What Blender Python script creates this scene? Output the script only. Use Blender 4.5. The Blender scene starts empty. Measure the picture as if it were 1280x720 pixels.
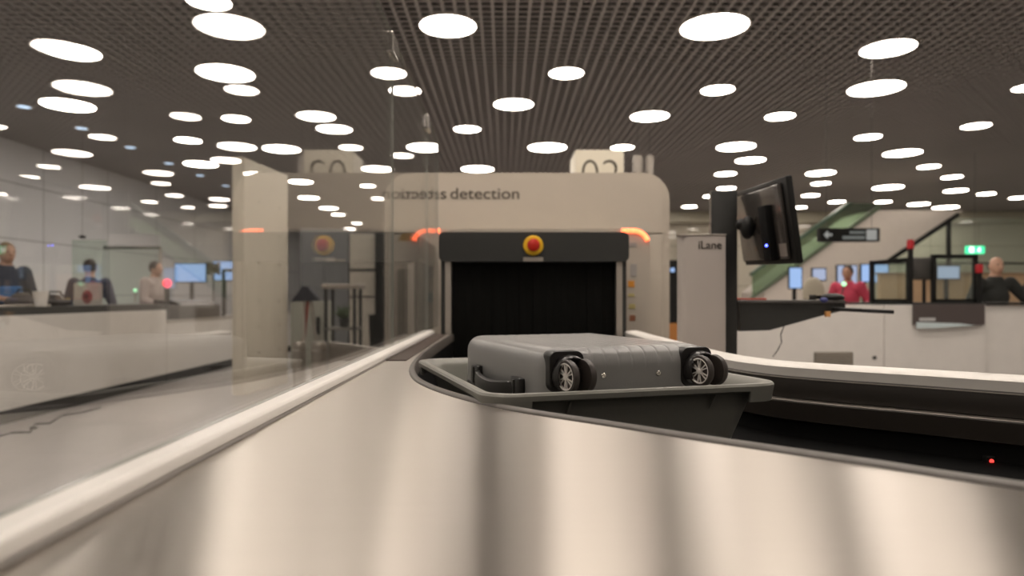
import bpy, bmesh, math, random
from math import sin, cos, pi, radians, sqrt
from mathutils import Vector, Matrix
random.seed(7)
sc = bpy.context.scene
COL = sc.collection
FPX, VX, VY, CZ = 853.33, 631.0, 371.0, 1.10     # focal length in px, vanishing point, camera height

def P(px, py, d):
    return Vector(((px-VX)/FPX*d, d, CZ-(py-VY)/FPX*d))
def PX(px, d): return (px-VX)/FPX*d
def PZ(py, d): return CZ-(py-VY)/FPX*d

# ------------------------------------------------------------------ materials
def new_mat(name):
    m = bpy.data.materials.new(name); m.use_nodes = True
    nt = m.node_tree
    return m, nt, nt.nodes['Principled BSDF']
def mat(name, col, rough=.5, metal=0.0, var=.06, scale=8.0, bump=0.0, spec=.5, coat=0.0, bscale=None):
    m, nt, b = new_mat(name)
    N, L = nt.nodes, nt.links
    tc = N.new('ShaderNodeTexCoord'); no = N.new('ShaderNodeTexNoise')
    no.inputs['Scale'].default_value = scale; no.inputs['Detail'].default_value = 4
    L.new(tc.outputs['Object'], no.inputs['Vector'])
    mx = N.new('ShaderNodeMix'); mx.data_type = 'RGBA'
    c1 = [max(0, c*(1-var)) for c in col]; c2 = [min(1, c*(1+var)) for c in col]
    mx.inputs[6].default_value = (*c1, 1); mx.inputs[7].default_value = (*c2, 1)
    L.new(no.outputs['Fac'], mx.inputs[0]); L.new(mx.outputs[2], b.inputs['Base Color'])
    b.inputs['Roughness'].default_value = rough; b.inputs['Metallic'].default_value = metal
    b.inputs['Specular IOR Level'].default_value = spec
    b.inputs['Coat Weight'].default_value = coat; b.inputs['Coat Roughness'].default_value = .06
    if bump:
        n2 = N.new('ShaderNodeTexNoise'); n2.inputs['Scale'].default_value = bscale or scale*20
        L.new(tc.outputs['Object'], n2.inputs['Vector'])
        bp = N.new('ShaderNodeBump'); bp.inputs['Strength'].default_value = bump; bp.inputs['Distance'].default_value = .002
        L.new(n2.outputs['Fac'], bp.inputs['Height']); L.new(bp.outputs['Normal'], b.inputs['Normal'])
    return m
def emit(name, col, strength, base=(.8, .8, .8)):
    m, nt, b = new_mat(name)
    b.inputs['Base Color'].default_value = (*base, 1); b.inputs['Roughness'].default_value = .4
    b.inputs['Emission Color'].default_value = (*col, 1); b.inputs['Emission Strength'].default_value = strength
    return m
def glass(name, tint=(.93, .96, .94), ior=1.5, dirt=0.0):
    # architectural pane: straight transmission plus Fresnel reflection on both faces
    m = bpy.data.materials.new(name); m.use_nodes = True
    nt = m.node_tree; N, L = nt.nodes, nt.links; N.clear()
    out = N.new('ShaderNodeOutputMaterial'); mix = N.new('ShaderNodeMixShader')
    tr = N.new('ShaderNodeBsdfTransparent'); tr.inputs[0].default_value = (*tint, 1)
    gl = N.new('ShaderNodeBsdfGlossy'); gl.inputs['Roughness'].default_value = 0.0
    fr = N.new('ShaderNodeFresnel'); geo = N.new('ShaderNodeNewGeometry')
    mr = N.new('ShaderNodeMapRange')
    mr.inputs['To Min'].default_value = ior; mr.inputs['To Max'].default_value = 1/ior
    L.new(geo.outputs['Backfacing'], mr.inputs['Value']); L.new(mr.outputs[0], fr.inputs['IOR'])
    L.new(fr.outputs[0], mix.inputs[0]); L.new(tr.outputs[0], mix.inputs[1]); L.new(gl.outputs[0], mix.inputs[2])
    last = mix
    if dirt:
        df = N.new('ShaderNodeBsdfDiffuse'); df.inputs[0].default_value = (.8, .78, .74, 1)
        m2 = N.new('ShaderNodeMixShader'); m2.inputs[0].default_value = dirt
        L.new(mix.outputs[0], m2.inputs[1]); L.new(df.outputs[0], m2.inputs[2]); last = m2
    L.new(last.outputs[0], out.inputs[0])
    return m

WHITE = mat('powder_white', (.74, .71, .67), .42, bump=.05, spec=.5)
CAPW = mat('capping_white', (.90, .865, .82), .38, bump=.05)
BEIGE = mat('machine_beige', (.46, .41, .345), .45, var=.03, bump=.05)
BEIGE2 = mat('machine_beige_inset', (.56, .51, .43), .5, var=.03)
GREYP = mat('panel_grey', (.24, .215, .175), .55)
DKGREY = mat('hood_charcoal', (.030, .031, .029), .45, bump=.1)
DKGREY2 = mat('guard_charcoal', (.034, .029, .025), .42, bump=.1, scale=4)
BLACK = mat('black_plastic', (.007, .007, .0065), .45, spec=.3)
BLACKM = mat('black_matt', (.004, .004, .004), .7, spec=.15)
RUBBER = mat('curtain_rubber', (.0025, .0025, .002), .6, bump=.1, spec=.15)
LIPM = mat('edge_profile_grey', (.10, .088, .078), .42)
CHROME = mat('polished_metal', (.8, .77, .72), .15, metal=1)
ALU = mat('satin_aluminium', (.50, .46, .41), .4, metal=.7)
TRAYM = mat('tray_polypropylene', (.215, .212, .188), .36, bump=.15, scale=5)
CASEM = mat('case_shell_grey', (.225, .222, .218), .30, bump=.12, scale=6, bscale=500)
CASEB = mat('case_black_fittings', (.010, .009, .0085), .3)
SILVER = mat('wheel_spoke_silver', (.82, .78, .74), .35, metal=.3)
TIRE = mat('wheel_tyre_grey', (.04, .032, .028), .42)
YEL = mat('button_yellow', (.85, .52, .02), .4)
RED = mat('button_red', (.55, .02, .01), .35)
REDL = emit('red_lamp', (1, .05, .04), 1.2, (.6, .02, .02))
ORL = emit('orange_led', (1, .13, .045), 2.6, (.8, .3, .1))
BLUEL = emit('blue_led', (.05, .08, 1), 6.0)
GREENL = emit('green_led', (.25, 1, .45), .6)
SCRB = emit('blue_screen', (.36, .58, 1), .48, (.1, .1, .1))
SCRB2 = emit('pale_screen', (.55, .66, .95), .36, (.1, .1, .1))
EXITG = emit('exit_green', (.04, .65, .28), 1.1, (.02, .3, .1))
EXITW = emit('exit_white', (.75, 1, .85), 1.3)
SIGNW = emit('sign_lettering', (.8, .85, .85), .12, (.3, .32, .32))
LAMP = emit('ceiling_diffuser', (1.0, .89, .785), 13.5)
LAMP2 = emit('ceiling_diffuser_bright', (1.0, .89, .785), 8.5)
BOXL = emit('lit_box_face', (1.0, .84, .60), .16, (.50, .45, .36))
DIGIT = mat('digit_dark', (.06, .045, .03), .5)
TEXTM = mat('lettering_dark', (.06, .05, .04), .5)
FIN = mat('ceiling_fin', (.385, .36, .345), .5, var=.1, scale=.6)
VOID = mat('ceiling_void', (.012, .011, .010), .8)
RING = mat('light_trim', (.7, .66, .6), .4)
SPOTB = emit('cool_spot', (.55, .75, 1.0), 1.0)
SKIN = mat('skin', (.55, .33, .23), .5)
SKIND = mat('skin_tanned', (.42, .22, .14), .5)
HAIRD = mat('hair_dark', (.035, .024, .018), .6)
HAIRB = mat('hair_fair', (.22, .15, .08), .6)
ROD = mat('rod_dark', (.10, .09, .08), .5)
WOOD = mat('pale_wood', (.50, .34, .20), .5, var=.15, scale=3)
STEELB = mat('brushed_bin', (.42, .38, .33), .35, metal=.8)
GLASSM = glass('screen_glass', (.985, .99, .985), ior=1.78, dirt=.015)
GEDGE = mat('glass_edge', (.36, .37, .33), .25)
GLASSG = glass('green_tinted_glass', (.50, .62, .50), dirt=.05)
GLASSB = glass('booth_glass', (.86, .92, .88), dirt=.06)

def floor_mat():
    m, nt, b = new_mat('floor_terrazzo'); N, L = nt.nodes, nt.links
    tc = N.new('ShaderNodeTexCoord')
    n1 = N.new('ShaderNodeTexNoise'); n1.inputs['Scale'].default_value = .7; n1.inputs['Detail'].default_value = 6
    n2 = N.new('ShaderNodeTexNoise'); n2.inputs['Scale'].default_value = 60; n2.inputs['Detail'].default_value = 3
    br = N.new('ShaderNodeTexBrick'); br.offset = 0; br.inputs['Scale'].default_value = 1
    br.inputs['Brick Width'].default_value = 1.2; br.inputs['Row Height'].default_value = 1.2
    br.inputs['Mortar Size'].default_value = .004
    br.inputs['Color1'].default_value = (.33, .31, .30, 1); br.inputs['Color2'].default_value = (.36, .335, .325, 1)
    br.inputs['Mortar'].default_value = (.24, .22, .2, 1)
    for n in (n1, n2): L.new(tc.outputs['Object'], n.inputs['Vector'])
    L.new(tc.outputs['Object'], br.inputs['Vector'])
    mx = N.new('ShaderNodeMix'); mx.data_type = 'RGBA'; mx.blend_type = 'MULTIPLY'; mx.inputs[0].default_value = .75
    add = N.new('ShaderNodeMath'); add.operation = 'ADD'
    L.new(n1.outputs['Fac'], add.inputs[0]); L.new(n2.outputs['Fac'], add.inputs[1])
    L.new(br.outputs['Color'], mx.inputs[6]); L.new(add.outputs[0], mx.inputs[7])
    L.new(mx.outputs[2], b.inputs['Base Color']); b.inputs['Roughness'].default_value = .32
    return m
def panel_wall_mat(name, c, w, h, rough=.12, offx=0.0):
    m, nt, b = new_mat(name); N, L = nt.nodes, nt.links
    tc = N.new('ShaderNodeTexCoord'); sp = N.new('ShaderNodeSeparateXYZ'); cb = N.new('ShaderNodeCombineXYZ')
    ad = N.new('ShaderNodeMath'); ad.operation = 'ADD'
    L.new(tc.outputs['Object'], sp.inputs[0]); L.new(sp.outputs['X'], ad.inputs[0]); L.new(sp.outputs['Y'], ad.inputs[1])
    L.new(ad.outputs[0], cb.inputs['X']); L.new(sp.outputs['Z'], cb.inputs['Y'])
    br = N.new('ShaderNodeTexBrick'); br.offset = 0; br.inputs['Scale'].default_value = 1
    br.inputs['Brick Width'].default_value = w; br.inputs['Row Height'].default_value = h
    br.inputs['Mortar Size'].default_value = .012
    br.inputs['Color1'].default_value = (*c, 1); br.inputs['Color2'].default_value = (*[x*.97 for x in c], 1)
    br.inputs['Mortar'].default_value = (*[x*.45 for x in c], 1)
    L.new(cb.outputs[0], br.inputs['Vector']); L.new(br.outputs['Color'], b.inputs['Base Color'])
    b.inputs['Roughness'].default_value = rough
    return m
def steel_mat():
    m, nt, b = new_mat('brushed_steel'); N, L = nt.nodes, nt.links
    tc = N.new('ShaderNodeTexCoord'); mp = N.new('ShaderNodeMapping')
    mp.inputs['Scale'].default_value = (6, 600, 6)
    n = N.new('ShaderNodeTexNoise'); n.inputs['Scale'].default_value = 1; n.inputs['Detail'].default_value = 3
    L.new(tc.outputs['Object'], mp.inputs['Vector']); L.new(mp.outputs[0], n.inputs['Vector'])
    mx = N.new('ShaderNodeMix'); mx.data_type = 'RGBA'
    mx.inputs[6].default_value = (.385, .355, .322, 1); mx.inputs[7].default_value = (.435, .402, .365, 1)
    L.new(n.outputs['Fac'], mx.inputs[0]); L.new(mx.outputs[2], b.inputs['Base Color'])
    b.inputs['Metallic'].default_value = 1; b.inputs['Roughness'].default_value = .30
    b.inputs['Anisotropic'].default_value = 1.0
    tg = N.new('ShaderNodeCombineXYZ'); tg.inputs[0].default_value = STEEL_T[0]; tg.inputs[1].default_value = STEEL_T[1]
    L.new(tg.outputs[0], b.inputs['Tangent'])
    return m
STEEL_T = (0, 1)
STEEL = steel_mat()
FLOORM = floor_mat()
WALLL = panel_wall_mat('glossy_wall_panels', (.86, .87, .89), 2.4, 1.14, .05)
WALLB = panel_wall_mat('back_wall_panels', (.50, .46, .38), 1.8, 1.5, .04)
WALLP = mat('plain_wall', (.74, .71, .67), .7, scale=.5)

# ------------------------------------------------------------------ mesh builder
class MB:
    def __init__(s): s.bm = bmesh.new()
    def _new(s, vs, M):
        if M is not None:
            for v in vs: v.co = M @ v.co
    def box(s, a, b, bev=0.0, seg=2, M=None):
        x0, y0, z0 = a; x1, y1, z1 = b
        r = bmesh.ops.create_cube(s.bm, size=1)
        vs = r['verts']
        for v in vs:
            v.co = Vector(((x0+x1)/2+v.co.x*(x1-x0), (y0+y1)/2+v.co.y*(y1-y0), (z0+z1)/2+v.co.z*(z1-z0)))
        if bev:
            es = list({e for v in vs for e in v.link_edges})
            r = bmesh.ops.bevel(s.bm, geom=es, offset=bev, segments=seg, profile=.5, affect='EDGES')
            vs = list({v for f in r['faces'] for v in f.verts} | {v for v in vs if v.is_valid})
        s._new(vs, M); return s
    def cyl(s, p, q, r, r2=None, n=20, M=None, caps=True):
        p, q = Vector(p), Vector(q); d = q-p
        R = d.to_track_quat('Z', 'Y').to_matrix().to_4x4()
        T = Matrix.Translation((p+q)/2) @ R
        if M is not None: T = M @ T
        bmesh.ops.create_cone(s.bm, cap_ends=caps, segments=n, radius1=r, radius2=r if r2 is None else r2, depth=d.length, matrix=T)
        return s
    def sph(s, c, r, n=16, M=None):
        if not hasattr(r, '__len__'): r = (r, r, r)
        T = Matrix.Translation(c) @ Matrix.Diagonal((*r, 1))
        if M is not None: T = M @ T
        bmesh.ops.create_uvsphere(s.bm, u_segments=n, v_segments=max(6, n*2//3), radius=1, matrix=T)
        return s
    def tube(s, pts, r, n=10):
        pts = [Vector(p) for p in pts]
        for i in range(len(pts)-1): s.cyl(pts[i], pts[i+1], r if not hasattr(r, '__len__') else r[i], None if not hasattr(r, '__len__') else r[i+1], n)
        for i, p in enumerate(pts[1:-1]): s.sph(p, r if not hasattr(r, '__len__') else r[i+1], n)
        return s
    def lathe(s, prof, n=32, M=None, close=False):
        rings = []
        for (r, z) in prof:
            rings.append([s.bm.verts.new((r*cos(2*pi*i/n), r*sin(2*pi*i/n), z)) for i in range(n)])
        k = len(rings)
        for a in range(k if close else k-1):
            A, B = rings[a], rings[(a+1) % k]
            for i in range(n): s.bm.faces.new((A[i], A[(i+1) % n], B[(i+1) % n], B[i]))
        if not close:
            if prof[0][0] > 1e-6: s.bm.faces.new(rings[0][::-1])
            if prof[-1][0] > 1e-6: s.bm.faces.new(rings[-1])
        s._new([v for r in rings for v in r], M); return s
    def prism(s, pts, axis, a, b, M=None):
        """pts 2-D outline extruded along axis ('x','y','z') from a to b"""
        def co(p, t):
            return {'x': (t, p[0], p[1]), 'y': (p[0], t, p[1]), 'z': (p[0], p[1], t)}[axis]
        A = [s.bm.verts.new(co(p, a)) for p in pts]; B = [s.bm.verts.new(co(p, b)) for p in pts]
        n = len(pts)
        s.bm.faces.new(A); s.bm.faces.new(B[::-1])
        for i in range(n): s.bm.faces.new((A[i], B[i], B[(i+1) % n], A[(i+1) % n]))
        s._new(A+B, M); return s
    def loft(s, rings, cap0=True, cap1=True, M=None):
        R = [[s.bm.verts.new(p) for p in r] for r in rings]
        n = len(R[0])
        for A, B in zip(R[:-1], R[1:]):
            for i in range(n): s.bm.faces.new((A[i], A[(i+1) % n], B[(i+1) % n], B[i]))
        if cap0: s.bm.faces.new(R[0][::-1])
        if cap1: s.bm.faces.new(R[-1])
        s._new([v for r in R for v in r], M); return s
    def sweep(s, path, prof, closed_prof=True):
        """path: list of (x,y); prof: list of (offset to the left of travel, z)"""
        rings = []
        n = len(path)
        for i, p in enumerate(path):
            a = Vector(path[max(0, i-1)]); b = Vector(path[min(n-1, i+1)])
            t = (b-a).normalized(); nn = Vector((-t.y, t.x))
            rings.append([(p[0]+nn.x*o, p[1]+nn.y*o, z) for (o, z) in prof])
        s.loft(rings); return s
    def build(s, name, m, parent=None, smooth=False, local=False, mods=None):
        bmesh.ops.recalc_face_normals(s.bm, faces=s.bm.faces)
        if smooth is True:
            for f in s.bm.faces: f.smooth = True
        elif smooth:
            for f in s.bm.faces: f.smooth = True
            for e in s.bm.edges:
                if len(e.link_faces) == 2 and e.calc_face_angle(0) > radians(smooth): e.smooth = False
        off = Vector((0, 0, 0))
        if parent is not None and not local:
            p = parent
            while p is not None: off += Vector(p.location); p = p.parent
            for v in s.bm.verts: v.co -= off
        me = bpy.data.meshes.new(name); s.bm.to_mesh(me); s.bm.free()
        for mm in (m if isinstance(m, (list, tuple)) else [m]): me.materials.append(mm)
        o = bpy.data.objects.new(name, me); COL.objects.link(o)
        if parent is not None: o.parent = parent
        return o
def tag(o, label=None, cat=None, group=None, kind=None):
    if label: o['label'] = label
    if cat: o['category'] = cat
    if group: o['group'] = group
    if kind: o['kind'] = kind
    return o
def thing(name, label, cat, loc=(0, 0, 0), rz=0, group=None):
    o = bpy.data.objects.new(name, None); COL.objects.link(o)
    o.empty_display_size = .05
    o.location = loc; o.rotation_euler = (0, 0, rz)
    return tag(o, label, cat, group)
def struct(o): o['kind'] = 'structure'; return o
def S(): return MB()
def text_mesh(name, body, size_w, m, parent, loc, rot=(pi/2, 0, 0), height=None, extrude=.001, bold=0.0):
    cu = bpy.data.curves.new(name, 'FONT'); cu.body = body; cu.size = 1; cu.extrude = 0.01; cu.offset = bold
    o = bpy.data.objects.new('tmp', cu); COL.objects.link(o)
    bpy.context.view_layer.update()
    me = bpy.data.meshes.new_from_object(o.evaluated_get(bpy.context.evaluated_depsgraph_get()))
    bpy.data.objects.remove(o)
    xs = [v.co.x for v in me.vertices]; ys = [v.co.y for v in me.vertices]
    k = size_w/(max(xs)-min(xs)); ky = k if height is None else height/(max(ys)-min(ys))
    x0 = min(xs)
    for v in me.vertices: v.co = Vector(((v.co.x-x0)*k, v.co.y*ky, v.co.z*extrude/.01))
    R = Matrix.Rotation(rot[2], 4, 'Z') @ Matrix.Rotation(rot[0], 4, 'X')
    me.transform(R)
    me.materials.clear(); me.materials.append(m); me.name = name
    ob = bpy.data.objects.new(name, me); COL.objects.link(ob)
    off = Vector((0, 0, 0)); p = parent
    while p is not None: off += Vector(p.location); p = p.parent
    ob.location = Vector(loc)-off; ob.parent = parent
    return ob
def rrect(cx, cy, hw, hh, r, n=6):
    pts = []
    for (sx, sy, a0) in ((1, 1, 0), (-1, 1, 90), (-1, -1, 180), (1, -1, 270)):
        for i in range(n+1):
            a = radians(a0+90*i/n); pts.append((cx+sx*(hw-r)+r*cos(a), cy+sy*(hh-r)+r*sin(a)))
    return pts
def catmull(pts, k=8):
    out = []
    Q = [pts[0]]+list(pts)+[pts[-1]]
    for i in range(1, len(Q)-2):
        p0, p1, p2, p3 = [Vector(q) for q in Q[i-1:i+3]]
        for j in range(k):
            t = j/k
            out.append(tuple(.5*((2*p1)+(-p0+p2)*t+(2*p0-5*p1+4*p2-p3)*t*t+(-p0+3*p1-3*p2+p3)*t**3)))
    out.append(tuple(pts[-1])); return out

# ------------------------------------------------------------------ room
HC = 3.17; CEIL = CZ+HC
XL, XR, Y0, YR, YB = -10.0, 21.0, -8.0, 25.5, 36.0
struct(S().box((XL-.3, Y0-.3, -.2), (XR+.3, YB+.3, 0)).build('floor', FLOORM))
struct(S().box((XL-.2, Y0, 0), (XL, YB, CEIL+.7)).build('wall_left', WALLL))
struct(S().box((XR, Y0, 0), (XR+.2, YB, CEIL+.7)).build('wall_right', WALLP))
struct(S().box((XL-.2, Y0-.2, 0), (XR+.2, Y0, CEIL+.7)).build('wall_rear', WALLP))
struct(S().box((2.2, YR, 0), (XR, YR+.2, CEIL+.7)).build('wall_back', WALLB))
struct(S().box((2.0, YR, 0), (2.2, YB, CEIL+.7)).build('wall_recess', WALLP))
struct(S().box((XL-.2, YB, 0), (XR+.2, YB+.2, CEIL+.7)).build('wall_far', WALLP))
struct(S().box((2.2, YR-.35, CEIL-.42), (XR, YR, CEIL-.02)).build('trim_1', mat('bulkhead_olive', (.42, .39, .30), .5)))
g = S()
PIT = .137
n = int((XR-XL)/PIT)
for i in range(n+1):
    x = XL+i*PIT; g.box((x-.017, Y0, CEIL), (x+.017, YB, CEIL+.05))
n = int((YB-Y0)/PIT)
for i in range(n+1):
    y = Y0+i*PIT; g.box((XL, y-.010, CEIL+.002), (XR, y+.010, CEIL+.026))
c = g.bm
nf = len(c.faces)
g.box((XL-.2, Y0-.2, CEIL+.7), (XR+.2, YB+.2, CEIL+.8))
c.faces.ensure_lookup_table()
for f in c.faces[nf:]: f.material_index = 1
tag(struct(g.build('ceiling', [FIN, VOID])))
struct(S().box((XL, 2, 0), (XL+.03, YB, .12)).build('baseboard_left', DKGREY))

# ------------------------------------------------------------------ ceiling lights (x, y, width in the photograph)
LTS = [(560,32,72),(893,33,88),(1110,60,74),(1095,110,75),(708,91,45),(642,130,51),(897,112,44),(812,145,50),(975,145,40),
 (584,161,35),(684,184,50),(597,211,42),(778,184,31),(920,183,51),(938,200,40),(1085,171,37),(1220,157,41),(1284,109,42),
 (1128,191,52),(1161,208,32),(1190,221,30),(1195,238,34),(1233,242,27),(907,217,29),(1026,216,40),(1026,229,27),
 (1013,244,25),(1046,252,24),(1110,234,42),(1104,252,24),(1148,255,31),(1182,259,36),(908,235,26),(889,245,22),(862,258,21),
 (1273,247,27),(1000,259,20),(958,249,28),(962,257,26),
 (261,1,60),(282,91,76),(90,64,78),(85,131,74),(295,148,38),(235,175,37),(418,161,47),(352,186,50),(251,205,46),
 (506,113,42),(529,186,32),(503,194,30),(472,211,42),(376,227,33),(386,247,29),(411,260,26),(423,268,20),(446,279,16),(437,286,18),
 (460,232,22),(472,248,18)]
REG = [(200, 'over the left staff counter'), (320, 'over the tall partition'), (400, 'seen through glass near the partition'),
 (480, 'seen through glass beside the scanner'), (556, 'behind the clamped glass edge'), (660, 'above the scanner left half'),
 (850, 'above the scanner right half'), (925, 'above the column post'), (1010, 'above the tilted monitor'),
 (1115, 'above the black direction sign'), (1172, 'between direction and exit signs'), (2000, 'above the exit sign')]
ORD = ['topmost', 'second from the top', 'third from the top', 'fourth from the top', 'fifth from the top', 'sixth from the top', 'seventh from the top', 'eighth from the top', 'ninth from the top']
byreg = {}
for L_ in LTS:
    for k, (xm, nm) in enumerate(REG):
        if L_[0] < xm: byreg.setdefault(k, []).append(L_); break
def light_proto():
    ring = S(); ring.lathe([(.5, .012), (.5, -.006), (.51, -.010), (.53, -.010), (.535, -.004), (.535, .012)], 48, close=True)
    ring.lathe([(.0001, .0122), (.5, .0122), (.5, .0135), (.0001, .0135)], 48, close=True)
    r = ring.build('trim_ring', RING, smooth=35)
    d = S().lathe([(0.0001, .010), (.5, .010), (.5, -.004), (.4, -.009), (0.0001, -.011)], 48).build('diffuser', LAMP, smooth=35)
    return r, d
PR, PD = light_proto()
PDB = PD.data.copy(); PDB.materials.clear(); PDB.materials.append(LAMP2)
first = True
def put_light(x, y, dia, label, group, lamp=None):
    global first
    t = thing('ceiling_light', label, 'ceiling light', (x, y, CEIL-.004), 0, group)
    if first: a, b = PR, PD; first = False
    else:
        a, b = PR.copy(), PD.copy(); COL.objects.link(a); COL.objects.link(b)
    for o in (a, b):
        o.parent = t; o.scale = (dia, dia, 1)
    if lamp is not None:
        b.data = PDB
for k, lst in byreg.items():
    lst.sort(key=lambda q: q[1]); nm = REG[k][1]
    for i, (px, py, w) in enumerate(lst):
        D = FPX*HC/(VY-py); X = PX(px, D)
        dia = (w-2.5)/FPX*D/sqrt(1+(X/D)**2)
        o_ = 'only one' if len(lst) == 1 else ('lowest' if i == len(lst)-1 else ORD[i])
        put_light(X, D, dia, f'round glowing ceiling light {nm}, {o_}', 'round ceiling lights')
# lamps of the same ceiling that hang overhead and behind, outside the picture
XTRA = []
random.seed(11)
OVER = [(-1.95, 4.1), (-.92, 4.3), (.66, 3.9), (2.1, 4.2), (3.4, 4.4), (-1.3, 2.0), (-.62, .9), (.48, 1.9), (1.5, 2.1), (2.5, 2.2), (-3.1, 2.9), (4.9, 3.6), (-4.8, 4.3), (6.5, 5.2), (-6.9, 5.0)]
for (x, y) in OVER: XTRA.append((x, y))
tries = 0
while len(XTRA) < 62 and tries < 6000:
    tries += 1
    x = random.uniform(XL+1, XR-1); y = random.uniform(Y0+.8, 24)
    if y > 1.0:
        px = VX+x/y*FPX; py = VY-HC/y*FPX
        if -70 < px < 1350 and py > -45: continue
    if y > 1.0 and abs(x) < 7 and y < 7: continue
    if y > 1.0 and x > 0 and VX+(2*-.38-x)/y*FPX > -60 and py > -45: continue
    if all((x-a)**2+(y-b)**2 > 2.2**2 for a, b in XTRA): XTRA.append((x, y))
for k_, (x, y) in enumerate(XTRA):
    put_light(x, y, .8 if k_ < 10 else random.choice([.52, .62, .78]), 'round ceiling light overhead outside the picture', 'ceiling lights outside the picture', LAMP2)
# little cool spots in one line over the left wall
SP0 = None
for i, (px, py) in enumerate([(30, 133), (102, 160), (163, 184), (211, 204), (250, 219), (282, 232)]):
    D = FPX*HC/(VY-py); X = PX(px, D)
    t = thing('ceiling_spotlight', f'small dim bluish spotlight over the left wall, {["nearest", "second nearest", "third nearest", "fourth nearest", "fifth nearest", "farthest"][i]} of its row', 'spotlight', (X, D, CEIL-.004), 0, 'small spotlights in the left ceiling')
    if SP0 is None:
        a = S().lathe([(.10, .01), (.10, -.006), (.13, -.006), (.13, .01)], 24, close=True).build('housing', RING)
        b = S().lathe([(.0001, .008), (.10, .008), (.10, -.003), (.0001, -.004)], 24).build('lens', SPOTB); SP0 = (a, b)
    else:
        a, b = SP0[0].copy(), SP0[1].copy(); COL.objects.link(a); COL.objects.link(b)
    a.parent = t; b.parent = t

# ------------------------------------------------------------------ the conveyor table
ZS = CZ-.19            # steel surface
ZB = CZ-.352           # belt
edge = catmull([(-.27, 3.43), (-.275, 3.0), (-.28, 2.6), (-.275, 2.2), (-.262, 1.93), (-.235, 1.70), (-.19, 1.505), (-.105, 1.31), (.01, 1.14), (.15, 1.005), (.276, .885), (.40, .775), (.52, .665), (.75, .50), (1.05, .36), (1.4, .26)], 10)
rail = catmull([(.605, 3.43), (.60, 3.0), (.60, 2.6), (.605, 2.25), (.62, 1.98), (.675, 1.79), (.777, 1.67), (.94, 1.54), (1.08, 1.42), (1.28, 1.27), (1.52, 1.12), (1.9, .95)], 10)
conv = thing('conveyor_table', 'stainless steel topped luggage conveyor table curving right in front of the scanner', 'conveyor', (.2, 1.6, 0))
# steel worktop sheet
out = [(-.352, .12), (-.352, 2.28)]
poly = [(-.352, .12), (-.352, 3.43)]+[p for p in edge if p[1] < 3.47]+[(1.4, .12)]
mbs = S().prism(poly, 'z', ZS-.012, ZS)
mbs.build('steel_worktop', STEEL, conv)
# edge profile round the steel
S().sweep(edge, [(-.002, ZS-.03), (-.003, ZS+.000), (.001, ZS+.005), (.011, ZS+.006), (.015, ZS+.001), (.016, ZS-.03)]).build('edge_profile', LIPM, conv, smooth=50)
# channel walls
S().sweep(edge, [(.002, ZS-.03), (.010, ZS-.03), (.010, ZB-.02), (.002, ZB-.02)]).build('inner_skirt', BLACK, conv, smooth=50)
# belt
bl = [(x+.0, y) for x, y in edge if y > .3]; br_ = [p for p in rail]
polyb = [p for p in bl]+[p for p in br_[::-1]]
S().prism(polyb, 'z', ZB-.02, ZB).build('belt', mat('belt_black', (.003, .003, .003), .75, bump=.2, spec=.08), conv)
# rail side: white rounded capping, then stepped charcoal guard
W0 = .0
tag(S().sweep(rail, [(0, ZS-.002), (-.002, ZS+.012), (.004, ZS+.017), (.03, ZS+.021), (.056, ZS+.022), (.064, ZS+.016), (.064, ZS-.06), (.004, ZS-.06)]).build('rail_capping', WHITE, conv, smooth=40), 'white rounded rail')
S().sweep(rail, [(-.004, ZS-.010), (-.010, ZS-.012), (-.012, ZS-.018), (-.006, ZS-.055), (-.004, ZS-.064), (.002, ZS-.064), (.002, ZS-.010)]).build('upper_guard', DKGREY2, conv, smooth=40)
for zz in (.013, .067):
    S().sweep(rail, [(-.013 if zz < .05 else -.023, ZS-zz), (-.008, ZS-zz+.0012), (-.004, ZS-zz+.0012), (-.004, ZS-zz-.0005), (-.013 if zz < .05 else -.024, ZS-zz-.0018)]).build('guard_edge_strip', mat('strip_metal', (.30, .27, .24), .35, metal=.6), conv, smooth=40)
S().sweep(rail, [(-.004, ZS-.066), (-.022, ZS-.068), (-.024, ZS-.072), (-.010, ZS-.118), (-.002, ZS-.122), (.004, ZS-.122), (.004, ZS-.066)]).build('lower_guard', mat('guard_brown', (.05, .042, .035), .42), conv, smooth=40)
S().sweep(rail, [(.004, ZS-.06), (.012, ZS-.06), (.012, ZB-.03), (.004, ZB-.03)]).build('side_wall', BLACKM, conv, smooth=40)
# left capping ledge
LX0, LX1 = -.392, -.352
S().prism([(LX0, ZS-.05), (LX0, ZS+.021), (LX0+.002, ZS+.022), (LX1-.0075, ZS+.022), (LX1-.0035, ZS+.0205), (LX1-.001, ZS+.0175), (LX1, ZS+.013), (LX1-.001, ZS+.005), (LX1-.005, ZS+.001), (LX1-.005, ZS-.05)], 'y', .05, 3.43).build('left_capping', CAPW, conv, smooth=20)
S().box((-.352, 2.02, ZS), (-.292, 3.43, ZS+.003)).build('cover_strip', mat('brown_strip', (.055, .036, .028), .5), conv)
# base cabinet and legs
S().box((-.388, .15, .12), (-.36, 3.43, ZS-.05)).build('side_cabinet_panel', BEIGE, conv)
S().sweep([p for p in rail], [(.058, ZS-.06), (.062, ZS-.06), (.062, .12), (.058, .12)]).build('side_cabinet_panel', BEIGE, conv)
for (x, y) in ((-.33, .3), (-.33, 1.8), (-.33, 3.3), (.68, 3.3), (.70, 2.2), (1.2, 1.5), (1.2, .25)):
    S().box((x-.03, y-.03, .02), (x+.03, y+.03, ZB-.02)).cyl((x, y, 0), (x, y, .02), .04).build('leg', ALU, conv)
S().box((-.33, .5, .55), (.3, .56, .6)).box((-.33, 2.6, .55), (.62, 2.66, .6)).build('cross_bar', ALU, conv)
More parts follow.
